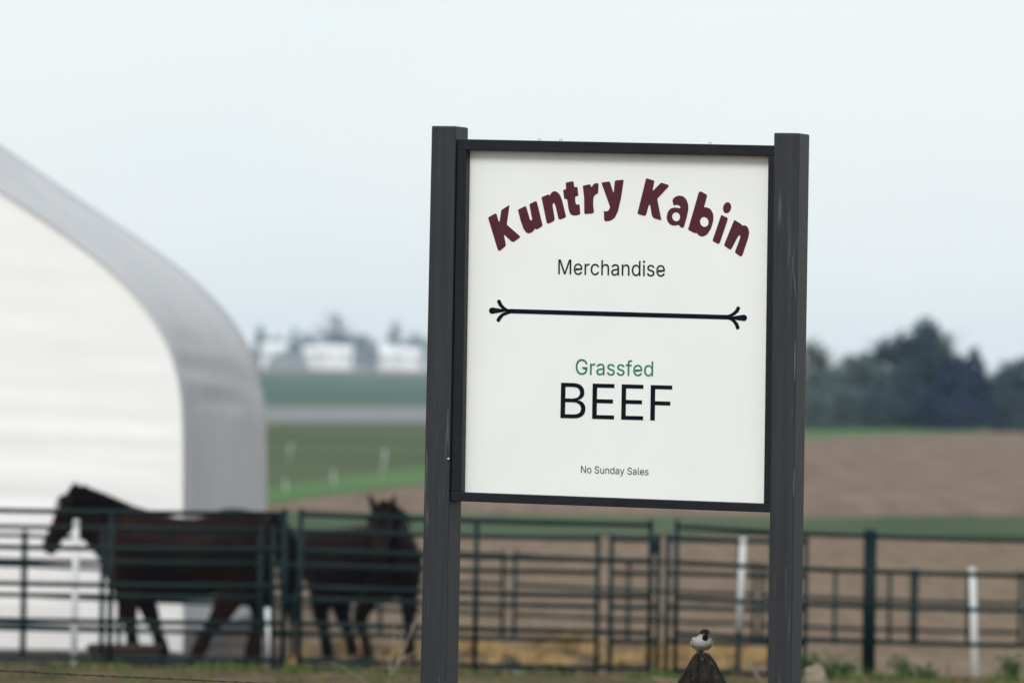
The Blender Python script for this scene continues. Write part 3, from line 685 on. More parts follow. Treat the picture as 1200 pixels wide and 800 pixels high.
def corral(row, x0, x1, mids, label, legs=0.10, latch=None, rails=5, tall=0.05, ends=1.0):
    tab = ROWS[row]
    R = 0.0235
    def pt(px, k):
        y0, s, D = table(tab, px)
        return at(px, y0 + s * k, D)
    a, b = pt(x0, 0), pt(x1, 0)
    g = (a + b) * .5
    root = thing('corral_panel', label, 'corral panel', (g.x, g.y, pt((x0 + x1) / 2, rails - 1).z - legs), 'green corral panels around the horses')
    for k in range(rails):
        me = MB()
        p, q = pt(x0, k), pt(x1, k)
        mid = [p.lerp(q, t) + Vector((0, 0, -.008 * sin(pi * t))) for t in (0, .25, .5, .75, 1)]
        me.tube(mid, R, 8)
        me.build('rail', m_pipe, root, True)
    def upright(px, top, name='upright', r=R * 1.02):
        me = MB()
        p = pt(px, 0); q = pt(px, rails - 1)
        q = Vector((p.x, p.y, q.z))
        me.tube([p + Vector((0, 0, top)), q - Vector((0, 0, legs))], r, 8)
        me.build(name, m_pipe, root, True)
    upright(x0, tall, r=R * (ends if ends < 1.5 or x0 > 1000 else 1)); upright(x1, tall, r=R * (ends if ends < 1.5 or x1 < 1100 else 1))
    for mx in mids:
        upright(mx, 0.0)
    if latch is not None:
        me = MB()
        p = pt(latch[0], latch[1])
        me.box(p + Vector((-.05, -.05, -.06)), p + Vector((.05, .03, .06)))
        o = me.build('latch', m_pipe, root)
        o.modifiers.new('b', 'BEVEL').width = .015
    return root
corral('near', -80, 334, [131], 'nearest green pipe panel at the far left in front of the bay horse')
corral('near', 353, 763, [559], 'nearest green pipe panel running behind the left sign post, with latch', latch=(768, .62))
corral('near', 793.5, 1016.5, [905], 'nearest green pipe panel running behind the right sign post', tall=.06, ends=1.5)
corral('near', 1023.5, 1262, [], 'nearest green pipe panel at the far right, in front of white posts', tall=.06, ends=1.5)
corral('middle', -76, 306, [121], 'second row green pipe panel close in front of the bay horse')
corral('middle', 321, 701, [], 'second row green pipe panel in front of the smaller dark horse')
corral('middle', 717, 772, [], 'narrow second row green pipe gate left of the bird post')
corral('middle', 783, 945, [867], 'second row green pipe panel directly behind the bird post')
corral('far', -290, 28, [], 'rear green pipe panel against the white barn, leftmost')
corral('far', 30, 345, [141], 'rear green pipe panel against the white barn, behind the bay horse')
corral('far', 352, 590, [447], 'rear green pipe panel behind the smaller dark horse')
corral('far', 604, 884, [737], 'rear green pipe panel seen between the two sign posts')
corral('far', 893, 1069.5, [979, 1043], 'rear green pipe panel just right of the sign')
corral('far', 1074, 1196, [1135], 'rear green pipe panel behind the white stake at the right')
corral('far', 1204, 1480, [], 'rear green pipe panel running out of the right edge')

# ------------------------------------------------------------------ white stakes and far field flags
m_wpost = mat('white_paint_post', (0.52, 0.54, 0.54), (0.62, 0.64, 0.64), scale=6, rough=0.5, spec=0.3, stretch=(2, 2, .5))
def stake(label, top, bot, D, r0, r1, cap=True, group='white posts round the corral', dark_from=None):
    a, b = at(*top, D), at(*bot, D)
    g = gz(D)
    t = (a.z - (g - .1)) / (a.z - b.z) if a.z != b.z else 1
    c = a + (b - a) * t
    root = thing('white_post', label, 'post', (c.x, c.y, g), group)
    e = c
    if dark_from:
        e = a + (c - a) * ((dark_from - top[1]) * D / F_PX / (a.z - c.z))
        me = MB(); me.tube([e, c], [r1 * .85, r1 * .85], 10); me.build('foot', m_pipe, root, True)
    me = MB(); me.tube([a, a.lerp(e, .5), e], [r0, (r0 + r1) / 2, r1], 10); me.build('shaft', m_wpost, root, True)
    if cap:
        me = MB(); me.tube([a - Vector((0, 0, .03)), a + Vector((0, 0, .015)), a + Vector((0, 0, .03))], [r0 * 1.04, r0 * 1.04, r0 * .8], 10); me.build('cap', m_wpost, root, True)
stake('tall white post standing in front of the bay horse head', (89.5, 612), (86, 792), 64.4, .031, .031)
stake('short slanting white post under the bay horse tail', (313.5, 712), (316, 764), 68.2, .030, .010, cap=False)
stake('white post to the left of the right sign post', (871, 633), (866, 735), 65.2, .033, .028, dark_from=738)
stake('white post standing in bare soil near the right edge', (1139.5, 668), (1143, 794), 66.6, .033, .037)
for (lab, x0, y0, x1, y1, w) in (('white marker in green field, tallest, beside the sign', 452, 526, 446, 563, .02), ('white marker in green field, upper left beside the barn', 341, 519, 338, 545, .018),
                             ('white marker at lower edge of green field by the barn', 334, 562, 336, 581, .018), ('white marker low in the green field midway to the sign', 390, 551, 392, 575, .018)):
    p = onz(x1, y1, 0)
    a = at(x0, y0, p.y)
    root = thing('field_marker', lab, 'field marker', p, 'white markers in the green field')
    me = MB(); me.tube([a, p], [w, w * .7], 8); me.build('stake', m_wpost, root, True)

# feed trough at the foot of the left-hand panels
m_rust = mat('rusty_trough', (0.020, 0.013, 0.012), (0.045, 0.024, 0.018), scale=3, rough=0.8)
a, b = at(105, 757, 67.6), at(186, 757, 67.6)
tr = thing('feed_trough', 'low dark rusty feed trough on the ground under the bay horse', 'trough', ((a.x + b.x) / 2, 67.6, .06))
x0, x1, zt, zb = a.x, b.x, a.z, gz(67.6) - .02
me = MB()
me.hexa([Vector((x0, 67.3, zt)), Vector((x1, 67.3, zt)), Vector((x1 - .05, 67.36, zb)), Vector((x0 + .05, 67.36, zb)),
         Vector((x0, 67.34, zt)), Vector((x1, 67.34, zt)), Vector((x1 - .05, 67.40, zb)), Vector((x0 + .05, 67.40, zb))])
me.hexa([Vector((x0, 67.86, zt)), Vector((x1, 67.86, zt)), Vector((x1 - .05, 67.80, zb)), Vector((x0 + .05, 67.80, zb)),
         Vector((x0, 67.90, zt)), Vector((x1, 67.90, zt)), Vector((x1 - .05, 67.84, zb)), Vector((x0 + .05, 67.84, zb))])
for xx, dx in ((x0, .05), (x1 - .04, -.05)):
    me.hexa([Vector((xx, 67.345, zt)), Vector((xx + .04, 67.345, zt)), Vector((xx + .04 + dx, 67.405, zb)), Vector((xx + dx, 67.405, zb)),
             Vector((xx, 67.855, zt)), Vector((xx + .04, 67.855, zt)), Vector((xx + .04 + dx, 67.795, zb)), Vector((xx + dx, 67.795, zb))])
me.build('tub', m_rust, tr)
me = MB()
rim = [Vector((x0, 67.32, zt)), Vector((x1, 67.32, zt)), Vector((x1, 67.88, zt)), Vector((x0, 67.88, zt))]
for i in range(4):
    me.tube([rim[i], rim[(i + 1) % 4]], .022, 8)
me.build('rim', m_rust, tr, True)
m_feed = mat('feed', (0.10, 0.075, 0.04), (0.16, 0.12, 0.06), scale=30, rough=.9)
me = MB(); me.box((x0 + .06, 67.42, zb + .04), (x1 - .06, 67.78, zt - .07)); me.build('feed', m_feed, tr)

# ------------------------------------------------------------------ horses
def loft(mb, stations, n=14):
    """stations: (centre, dir_a, ra, dir_b, rb); closed tube"""
    base = len(mb.v)
    for c, a, ra, b, rb in stations:
        for k in range(n):
            t = 2 * pi * k / n
            mb.v.append(Vector(c) + Vector(a) * (ra * cos(t)) + Vector(b) * (rb * sin(t)))
    for i in range(len(stations) - 1):
        for k in range(n):
            k2 = (k + 1) % n
            mb.f.append((base + i * n + k, base + i * n + k2, base + (i + 1) * n + k2, base + (i + 1) * n + k))
    mb.f.append(tuple(base + k for k in range(n))[::-1])
    e = base + (len(stations) - 1) * n
    mb.f.append(tuple(e + k for k in range(n)))

def smooth_path(pts, k=4):
    """pts: tuples (Vector, value, value...) -> Catmull-Rom through them"""
    P = [list(p[0]) + list(p[1:]) for p in pts]
    r = []
    for i in range(len(P) - 1):
        a, b, c, d = P[max(i - 1, 0)], P[i], P[i + 1], P[min(i + 2, len(P) - 1)]
        for j in range(k):
            t = j / k
            r.append([0.5 * (2 * b[q] + (c[q] - a[q]) * t + (2 * a[q] - 5 * b[q] + 4 * c[q] - d[q]) * t * t + (3 * b[q] - a[q] - 3 * c[q] + d[q]) * t ** 3) for q in range(len(b))])
    r.append(P[-1])
    return [(Vector(x[:3]), *x[3:]) for x in r]

m_bay = mat('bay_coat', (0.0014, 0.0007, 0.0007), (0.0135, 0.0038, 0.0022), scale=1.3, rough=0.5, spec=0.05, detail=4)
m_dark = mat('dark_bay_coat', (0.0012, 0.0007, 0.0007), (0.0105, 0.0032, 0.0021), scale=1.3, rough=0.5, spec=0.05, detail=4)
m_hair = mat('black_mane', (0.0008, 0.0007, 0.001), (0.002, 0.0017, 0.002), scale=20, rough=0.65, spec=0.03, stretch=(6, 6, 1))
m_hoof = mat('hoof', (0.02, 0.017, 0.014), (0.035, 0.03, 0.025), scale=8, rough=0.6)
m_eye = mat('horse_eye', (0.004, 0.003, 0.003), rough=0.1, spec=0.6)

def horse(label, loc, heading, scale, trunk, neck, head, legs, coat, ears=.17, tail_pts=None):
    mb = MB()
    X, Y, Z = Vector((1, 0, 0)), Vector((0, 1, 0)), Vector((0, 0, 1))
    tr_ = smooth_path([(Vector((x, 0, (t + b) / 2)), (t - b) / 2, w) for x, t, b, w in trunk], 3)
    loft(mb, [(c, Y, w, Z, h) for c, h, w in tr_], 20)
    # neck: elliptical sections square to its axis
    nk = smooth_path([(Vector(c), d, w) for c, d, w in neck], 4)
    st = []
    for i, (c, d, w) in enumerate(nk):
        ax = (nk[min(i + 1, len(nk) - 1)][0] - nk[max(i - 1, 0)][0]).normalized()
        side = ax.cross(Z)
        if side.length < .05: side = Vector((0, 1, 0))
        side.normalize()
        st.append((c, side, w, side.cross(ax).normalized(), d))
    loft(mb, st, 16)
    # head
    pol, muz = Vector(head[0]), Vector(head[1])
    ax = (muz - pol).normalized()
    hl = (muz - pol).length
    side = ax.cross(Z).normalized()
    frn = side.cross(ax).normalized()               # towards the forehead
    hs = [(-.10, .05, .05, 0), (-.04, .09, .088, 0), (.08, .125, .108, -.015), (.24, .142, .116, -.035), (.36, .146, .106, -.045), (.5, .122, .092, -.035), (.68, .098, .076, -.018),
          (.82, .092, .076, -.016), (.93, .092, .078, -.022), (1.01, .075, .066, -.025), (1.05, .035, .035, -.025)]
    loft(mb, [(pol + ax * (hl * t) + frn * o, side, w, frn, h) for t, h, w, o in hs], 14)
    for s in (-1, 1):                              # cheek, nostril, ears
        mb.ball(pol + ax * (hl * .32) + side * (s * .055) - frn * .05, (.06, .06, .085))
        mb.ball(pol + ax * (hl * .93) + side * (s * .035) + frn * .03, .027, 8, 6)
        e0 = pol + ax * (-.01) + side * (s * .062) + frn * .01
        e1 = e0 - ax * (ears * .62) + side * (s * (.035 if ears < .2 else .095)) + Vector((0, 0, ears * .55))
        mb.tube([e0 + ax * .05, e0, e0.lerp(e1, .35), e0.lerp(e1, .7), e1], [q_ * (1.45 if ears > .2 else 1) for q_ in (.03, .034, .036, .026, .008)], 8)
    hooves = []
    for lg in legs:
        pts = smooth_path([(Vector(p), a, b) for p, a, b in lg['pts']], 4)
        st = []
        for i, (c, a, b) in enumerate(pts):
            t = (pts[min(i + 1, len(pts) - 1)][0] - pts[max(i - 1, 0)][0]).normalized()
            fx = Y.cross(t).normalized()
            st.append((c, fx, a * 1.55, Y, b * 1.5))
        loft(mb, st, 12)
        hooves.append(Vector(lg['pts'][-1][0]))
    R = Matrix.Rotation(heading, 3, 'Z') * scale
    root = thing('horse', label, 'horse', loc)
    me_ = with_modifiers([R @ p for p in mb.v], mb.f, .02 * scale, 5, .5)
    body = link('body', me_, coat, root, True)
    # mane along the crest with short uneven locks, forelock, tail
    rng = random.Random(5)
    hm = MB()
    for i, (c, d, w) in enumerate(nk):
        if i < 2: continue
        ax2 = (nk[min(i + 1, len(nk) - 1)][0] - nk[max(i - 1, 0)][0]).normalized()
        sd = ax2.cross(Z).normalized()
        up = sd.cross(ax2).normalized()
        if up.z < 0: up = -up
        for q in range(5):
            j = Vector((rng.uniform(-.03, .03),) * 3)
            r0_ = c + up * (d * .93) + ax2 * rng.uniform(-.04, .04)
            sgn = 1 if rng.random() < .75 else -1
            hm.tube([r0_, r0_ + up * .028 + sd * (.03 * sgn), r0_ + sd * (sgn * (w * .8 + .02)) - up * rng.uniform(.06, .12) + j,
                     r0_ + sd * (sgn * (w + .035)) - up * rng.uniform(.16, .26) + j], [.026, .03, .024, .006], 6)
    for q in range(4):
        r0_ = pol - ax * .02 + side * rng.uniform(-.03, .03) + frn * .09
        hm.tube([r0_ - frn * .04, r0_ + ax * .06 + frn * .03, r0_ + ax * rng.uniform(.16, .24) + frn * .035], [.02, .022, .005], 6)
    o = mesh('mane', [R @ p for p in hm.v], hm.f, m_hair, None, True); o.parent = root
    tm = MB()
    tp = smooth_path([(Vector(p), a) for p, a in tail_pts], 5)
    tm.tube([p for p, a in tp], [a for p, a in tp], 10)
    for q in range(12):
        dx, dy = rng.uniform(-.045, .045), rng.uniform(-.05, .05)
        tm.tube([p + Vector((dx, dy, rng.uniform(-.02, .02))) * min(1, i / 6) for i, (p, a) in enumerate(tp)] + [tp[-1][0] + Vector((dx * 1.4, dy, -rng.uniform(.02, .14)))],
                [a * .35 for p, a in tp] + [.004], 5)
    o = mesh('tail', [R @ p for p in tm.v], tm.f, m_hair, None, True); o.parent = root
    for h in hooves:
        hb = MB()
        hb.tube([h + Vector((.005, 0, .085)), h + Vector((.02, 0, .04)), h + Vector((.03, 0, -.005))], [.052, .062, .072], 12)
        o = mesh('hoof', [R @ p for p in hb.v], hb.f, m_hoof, None, True); o.parent = root
    for s in (-1, 1):
        eb = MB()
        eb.ball(pol + ax * (hl * .27) + side * (s * .098) + frn * .045, .022, 8, 6)
        o = mesh('eye', [R @ p for p in eb.v], eb.f, m_eye, None, True); o.parent = root
    return root

def foreleg(x, y, foot_x, knee_x=None, top_x=None):
    kx = knee_x if knee_x is not None else lerp(x, foot_x, .5) + .02
    tx = top_x if top_x is not None else x
    return {'pts': [((tx, y * .8, 1.20), .17, .09), ((tx - .01, y * .95, .98), .125, .085), ((lerp(x, kx, .5), y, .74), .082, .062), ((kx, y, .52), .062, .055), ((lerp(kx, foot_x, .5), y, .33), .042, .038),
                    ((lerp(kx, foot_x, .86), y, .17), .052, .047), ((foot_x + .0, y, .09), .046, .045), ((foot_x + .03, y, .035), .058, .056), ((foot_x + .035, y, .005), .062, .06)]}
def hindleg(x, y, foot_x, hock=None):
    hx = hock if hock is not None else foot_x - .05
    return {'pts': [((x, y * .75, 1.28), .27, .13), ((x + .05, y * .95, 1.02), .21, .115), ((lerp(x, hx, .6), y, .74), .11, .07), ((hx, y, .55), .075, .052), ((lerp(hx, foot_x, .5) , y, .36), .048, .042),
                    ((lerp(hx, foot_x, .86), y, .18), .055, .048), ((foot_x, y, .09), .047, .045), ((foot_x + .03, y, .035), .06, .057), ((foot_x + .035, y, .005), .064, .06)]}

trunk1 = [(-1.15, 1.38, 1.10, .08), (-1.07, 1.51, .95, .20), (-.88, 1.605, .84, .29), (-.60, 1.635, .76, .315), (-.42, 1.575, .72, .315), (-.26, 1.525, .68, .325),
          (-.06, 1.535, .66, .33), (.12, 1.575, .66, .325), (.28, 1.62, .67, .315), (.42, 1.645, .70, .285), (.54, 1.60, .77, .25), (.63, 1.49, .85, .21), (.71, 1.34, .97, .12)]
def place_x(px, py, D):
    return at(px, py, D)
HY = 70.8
g1 = at(196, 786, HY)                            # body origin of horse one (local x = 0)
MP = HY / F_PX
horse('large dark bay horse in profile facing left with lowered head', (g1.x, HY, 0.0), pi, 1.0, trunk1,
      [((.44, 0, 1.27), .36, .19), ((.64, 0, 1.41), .29, .135), ((.83, 0, 1.54), .235, .105), ((.975, 0, 1.65), .175, .09), ((1.04, 0, 1.69), .12, .08)],
      ((1.01, 0, 1.70), (1.275, 0, 1.17)),
      [foreleg(.46, .15, .34, .40), foreleg(.38, -.15, .05, .19, .42), hindleg(-.78, .16, -.30, -.56), hindleg(-.86, -.16, -.86, -.96)], m_bay,
      tail_pts=[((-1.02, 0, 1.52), .06), ((-1.15, 0, 1.47), .07), ((-1.22, 0, 1.28), .10), ((-1.24, 0, 1.05), .115), ((-1.23, 0, .82), .09), ((-1.21, 0, .60), .03)])
H2 = 71.8
g2 = at(424, 787, H2)
trunk2 = [(-1.0, 1.40, 1.14, .08), (-.93, 1.51, .98, .20), (-.76, 1.54, .86, .30), (-.52, 1.57, .80, .32), (-.3, 1.585, .75, .33), (-.1, 1.61, .71, .34),
          (.1, 1.64, .70, .34), (.3, 1.70, .72, .32), (.45, 1.72, .76, .285), (.6, 1.64, .82, .25), (.74, 1.47, .90, .21), (.83, 1.34, .99, .12)]
horse('smaller dark bay horse behind the left sign post, head raised towards us', (g2.x, H2, gz(H2)), radians(-42), .90, trunk2,
      [((.42, 0, 1.30), .37, .24), ((.54, -.10, 1.46), .32, .19), ((.64, -.26, 1.62), .25, .15), ((.69, -.41, 1.72), .185, .11), ((.71, -.46, 1.76), .12, .09)],
      ((.70, -.45, 1.755), (.93, -.71, 1.24)),
      [foreleg(.55, .17, .60, .60), foreleg(.34, -.17, .26, .12, .44), hindleg(-.58, .17, -.30, -.48), hindleg(-.52, -.16, -.40, -.52)], m_dark, ears=.22,
      tail_pts=[((-.92, 0, 1.48), .05), ((-1.05, 0, 1.42), .055), ((-1.12, 0, 1.25), .075), ((-1.14, 0, 1.0), .08), ((-1.13, 0, .75), .07), ((-1.11, 0, .5), .03)])
# ------------------------------------------------------------------ the bird on its fence post
BY = 31.0
m_wood = mat('weathered_wood', (0.003, 0.0024, 0.002), (0.042, 0.033, 0.026), scale=4, rough=0.9, spec=0.15, bump=0.9, bscale=22, stretch=(9, 9, .9), c3=(0.11, 0.105, 0.095), s3=6.0, detail=9)
ptop = at(823, 764.5, BY)
prof_ = [(0.0, .024), (.005, .032), (.02, .044), (.047, .060), (.085, .080), (.124, .103), (.16, .117), (.22, .122), (.6, .122), (1.1, .125)]
v, f = [], []
NS = 56
g = gz(BY) - .1
k_ = 0
rows = []
zz = 0.0
lst = []
for i in range(len(prof_) - 1):
    for j in range(4):
        t = j / 4
        lst.append((lerp(prof_[i][0], prof_[i + 1][0], t), lerp(prof_[i][1], prof_[i + 1][1], t)))
lst.append(prof_[-1])
for dz, r in lst:
    for k in range(NS):
        an = 2 * pi * k / NS
        cr = noise.noise(Vector((cos(an) * 3.2, sin(an) * 3.2, dz * .8))) * .13 + min(0, noise.noise(Vector((cos(an) * 7, sin(an) * 7, dz * 1.2 + 5))) + .15) * .62
        rr = r * (1 + cr)
        v.append((ptop.x + rr * cos(an) + .006 * noise.noise(Vector((dz * 9, 2, 1))), BY + rr * sin(an), ptop.z - dz + .012 * noise.noise(Vector((an * 2, dz * 7, 3))) * min(1, dz * 20)))
for i in range(len(lst) - 1):
    for k in range(NS):
        k2 = (k + 1) % NS
        f.append((i * NS + k, (i + 1) * NS + k, (i + 1) * NS + k2, i * NS + k2))
f.append(tuple(range(NS)))
wp = mesh('fence_post', v, f, m_wood, None, True, origin=(ptop.x, BY, gz(BY)))
tag(wp, 'weathered wooden post with pointed top that the small bird sits on', 'fence post')

mb = MB()
S = BY / F_PX
bc = at(822.5, 752.4, BY)
mb.ball(bc, (.0410, .045, .0335), 18, 12)
mb.ball(bc + Vector((-.003, .012, -.012)), (.036, .045, .028), 16, 10)
mb.ball(bc + Vector((.005, -.010, .017)), (.027, .028, .022), 14, 10)
hc = at(826.0, 741.6, BY) + Vector((0, -.012, 0))
mb.ball(hc, (.0255, .0260, .0205), 16, 10)
mb.ball(hc + Vector((.004, -.006, .004)), (.018, .02, .016), 12, 8)
for s in (-1, 1):                                 # folded wings
    mb.tube([bc + Vector((s * .034, .0, .018)), bc + Vector((s * .040, .02, -.004)), bc + Vector((s * .028, .055, -.024)), bc + Vector((s * .012, .085, -.036))], [.010, .014, .011, .004], 8)
mb.tube([bc + Vector((0, .03, -.016)), bc + Vector((-.004, .07, -.034)), bc + Vector((-.008, .115, -.052))], [(.018, .014), (.016, .007), (.018, .004)], 8)
me_ = with_modifiers(mb.v, mb.f, .0022, 4, .5)
ctr = Vector((bc.x, bc.y, ptop.z))
m_breast = mat('pale_breast', (0.27, 0.26, 0.23), (0.40, 0.385, 0.35), scale=90, rough=.85, spec=.1, detail=6)
m_capb = mat('dark_cap', (0.006, 0.004, 0.0035), (0.013, 0.008, 0.006), scale=120, rough=.8, spec=.15)
m_back = mat('brown_back', (0.045, 0.026, 0.016), (0.11, 0.065, 0.04), scale=110, rough=.85, spec=.1, stretch=(1, .3, 1))
m_bib = mat('black_bib', (0.002, 0.002, 0.0025), (0.005, 0.0045, 0.005), scale=120, rough=.8, spec=.15)
bird = thing('sparrow', 'small pale breasted bird with dark cap and black bib on the pointed post', 'bird', ctr)
for mm in (m_breast, m_capb, m_back, m_bib):
    me_.materials.append(mm)
for p in me_.polygons:
    c = p.center
    p.use_smooth = True
    h = c - hc
    d = c - bc
    if h.z > -.003 and h.length < .038:
        p.material_index = 1
    elif h.length < .032 and c.y > hc.y + .008 and h.z > -.012:
        p.material_index = 2
    elif (Vector((c.x - (hc.x + .0015), 0, (c.z - (hc.z - .0185)) * .92)).length < .0145) and c.y < bc.y - .012:
        p.material_index = 3
    elif c.y > bc.y + (.016 if d.z > -.022 else .045):
        p.material_index = 2
for vv in me_.vertices:
    vv.co -= ctr
link('body', me_, None, bird)
m_beak = mat('dark_beak', (0.012, 0.011, 0.012), rough=.4)
m_leg = mat('bird_leg', (0.20, 0.12, 0.09), rough=.6)
mb = MB(); b0 = hc + Vector((.010, -.020, .001)); mb.tube([b0, b0 + Vector((.008, -.008, .0005)), b0 + Vector((.016, -.014, -.002))], [.0062, .0045, .0008], 8); mb.build('beak', m_beak, bird, True)
for s in (-1, 1):
    mb = MB(); e = hc + Vector((s * .0165 + .004, -.0155, .003)); mb.ball(e, .0027, 8, 6); mb.build('eye', m_eye, bird, True)
    mb = MB()
    k0 = bc + Vector((s * .011 - .004, -.006, -.032)); k1 = Vector((k0.x + s * .003, k0.y - .004, ptop.z + .002))
    mb.tube([k0, k0.lerp(k1, .5) + Vector((0, -.002, 0)), k1], .0017, 6)
    for tx in (-.007, 0, .007):
        mb.tube([k1, k1 + Vector((tx, -.008, .0005)), k1 + Vector((tx * 1.5, -.014, -.004))], [.0015, .0014, .0006], 5)
    mb.tube([k1, k1 + Vector((0, .010, 0))], [.0015, .0007], 5)
    mb.build('leg', m_leg, bird, True)

# barbed wire stapled to that post
m_wire = mat('rusty_wire', (0.020, 0.016, 0.015), (0.045, 0.032, 0.026), scale=40, rough=.7, metal=.4)
wpts = [(-120, 779), (0, 785.2), (100, 790.5), (200, 795), (300, 799.5), (450, 805), (600, 809), (740, 809), (805, 806), (900, 810), (1050, 814), (1320, 818)]
pts = [at(px, py, BY - .13) for px, py in wpts]
wr = MB()
path = [p for p in catmull(pts, 5)]
for ph in (0, pi):
    tw = []
    for a, b in zip(path, path[1:]):
        for j in range(3):
            tw.append(a.lerp(b, j / 3))
    wr.tube([p + Vector((0, cos(i * 1.3 + ph) * .0016, sin(i * 1.3 + ph) * .0016)) for i, p in enumerate(tw)], .0018, 5)
ctr = path[len(path) // 2]
wire = thing('barbed_wire', 'thin rusty strand of barbed wire along the bottom of the picture', 'barbed wire', (ctr.x, ctr.y, ctr.z))
wr.build('strand', m_wire, wire)
for i in range(1, len(path) - 1, 2):
    p = path[i]
    bb = MB()
    for an in (.7, 2.4):
        bb.tube([p + Vector((-.008, cos(an) * .014, sin(an) * .014)), p, p + Vector((.008, -cos(an) * .014, -sin(an) * .014))], .0013, 4)
    bb.tube([p - Vector((.006, 0, 0)), p + Vector((.006, 0, 0))], .0042, 6)
    bb.build('barb', m_wire, wire)

# ------------------------------------------------------------------ dry weeds, stone, grass
m_dry = mat('dry_stalk', (0.17, 0.125, 0.095), (0.27, 0.21, 0.165), scale=12, rough=.8)
def weed(label, D, paths, w=.006):
    b = at(*paths[0][0], D)
    root = thing('dry_weed', label, 'weed', (b.x, D, gz(D)))
    for pth in paths:
        mb = MB()
        q = catmull([at(px, py, D + .05 * i) for i, (px, py) in enumerate(pth)], 4)
        if pth[0][1] > 797:
            q = [Vector((q[0].x, D, gz(D) - .02))] + q
        mb.tube(q, [lerp(w, w * .35, i / (len(q) - 1)) for i in range(len(q))], 6)
        mb.build('stalk', m_dry, root, True)
weed('dry branching weed stalk close to the left sign post', 46, [
    [(456, 801), (459, 775), (462, 735), (460, 717)], [(458, 792), (468, 772), (480, 745), (490, 722), (496, 708)], [(457, 789), (455, 770)],
    [(464, 780), (473, 770), (485, 764), (496, 756)], [(462, 741), (470, 745), (478, 758)], [(480, 745), (484, 732), (487, 718)]])
weed('single bent dry stem in front of the smaller dark horse', 47, [
    [(431, 801), (412, 788), (400, 780), (391, 776)], [(391, 776), (392, 788), (393, 801)]], .005)
weed('dry bent stems leaning beside the pointed post', 48, [
    [(812, 801), (790, 797), (772, 794), (762, 792)], [(782, 801), (772, 796), (764, 794)], [(895, 801), (884, 786), (878, 772)]], .009)

m_stone = mat('field_stone', (0.20, 0.165, 0.12), (0.36, 0.31, 0.23), scale=9, rough=.9, bump=.6, bscale=25)
def stone(label, px, py, D, r, seed, m=m_stone):
    p = at(px, py, D)
    mb = MB(); mb.ball((0, 0, 0), 1, 14, 9)
    vs2 = []
    for q in mb.v:
        n_ = noise.noise(q * 1.3 + Vector((seed, 0, 0))) * .35 + noise.noise(q * 3.1 + Vector((0, seed, 0))) * .14
        q = q * (1 + n_)
        vs2.append(p + Vector((q.x * r[0], q.y * r[1], q.z * r[2])))
    o = mesh('stone', vs2, mb.f, m, None, False, origin=(p.x, p.y, p.z - r[2]))
    tag(o, label, 'stone')
stone('tan field stone at the foot of the right sign post', 956, 793, 52, (.085, .09, .10), 3.0)
stone('pale grey stone on the ground below the middle panels', 608, 794, 63.6, (.11, .09, .055), 8.0, mat('pale_stone', (0.32, 0.31, 0.31), (0.45, 0.44, 0.44), scale=8, rough=.9))

def blades(name, label, m, spec, seed, kind='grass'):
    rng = random.Random(seed)
    v, f = [], []
    for (px0, px1, D0, D1, n_, h0, h1, w) in spec:
        for i in range(n_):
            D = rng.uniform(D0, D1)
            px = rng.uniform(px0, px1)
            if noise.noise(Vector((px * .012, D * .35, seed))) < rng.uniform(-.25, .42):
                continue
            x = (px - 600) / F_PX * D
            cl = .6 + .8 * max(0, noise.noise(Vector((px * .03, D * .8, seed + 4))) + .3)
            h = rng.uniform(h0, h1) * cl
            a = rng.uniform(0, 2 * pi)
            ln = rng.uniform(.1, .75) * h
            b = Vector((x, D, gz(D) - .01))
            wv = Vector((-sin(a), cos(a), 0)) * w
            mid = b + Vector((cos(a) * ln * .3, sin(a) * ln * .3, h * .62))
            tip = b + Vector((cos(a) * ln, sin(a) * ln, h))
            k = len(v)
            v += [b - wv, b + wv, mid + wv * .75, mid - wv * .75, tip]
            f += [(k, k + 1, k + 2, k + 3), (k + 3, k + 2, k + 4)]
    tag(mesh(name, v, f, m), label, kind, kind='stuff')
m_g1 = mat('grass_blades', (0.040, 0.078, 0.012), (0.085, 0.13, 0.024), scale=1.5, rough=.7, spec=.2)
m_g2 = mat('dry_grass_blades', (0.13, 0.090, 0.040), (0.23, 0.165, 0.08), scale=1.5, rough=.8, spec=.15)
blades('grass', 'green grass tufts along the foot of the corral panels', m_g1, [
    (-60, 1260, 43, 52, 16000, .03, .07, .006), (-60, 1260, 54, 61.5, 9000, .03, .09, .007), (110, 160, 57, 61, 120, .06, .13, .008), (215, 310, 57, 61, 900, .06, .15, .008), (20, 120, 57, 61, 500, .04, .10, .008), (340, 430, 57, 61, 450, .04, .11, .008), (540, 640, 57, 61, 350, .04, .09, .008), (690, 800, 58, 61, 380, .06, .12, .008),
    (985, 1260, 58, 62, 800, .06, .17, .009), (440, 480, 58, 61, 220, .06, .14, .008)], 11)
blades('dry_grass', 'straw coloured dead grass among the green tufts', m_g2, [
    (-60, 1260, 43, 52, 9000, .03, .07, .005), (-60, 1260, 54, 61.5, 9000, .025, .09, .006)], 23)

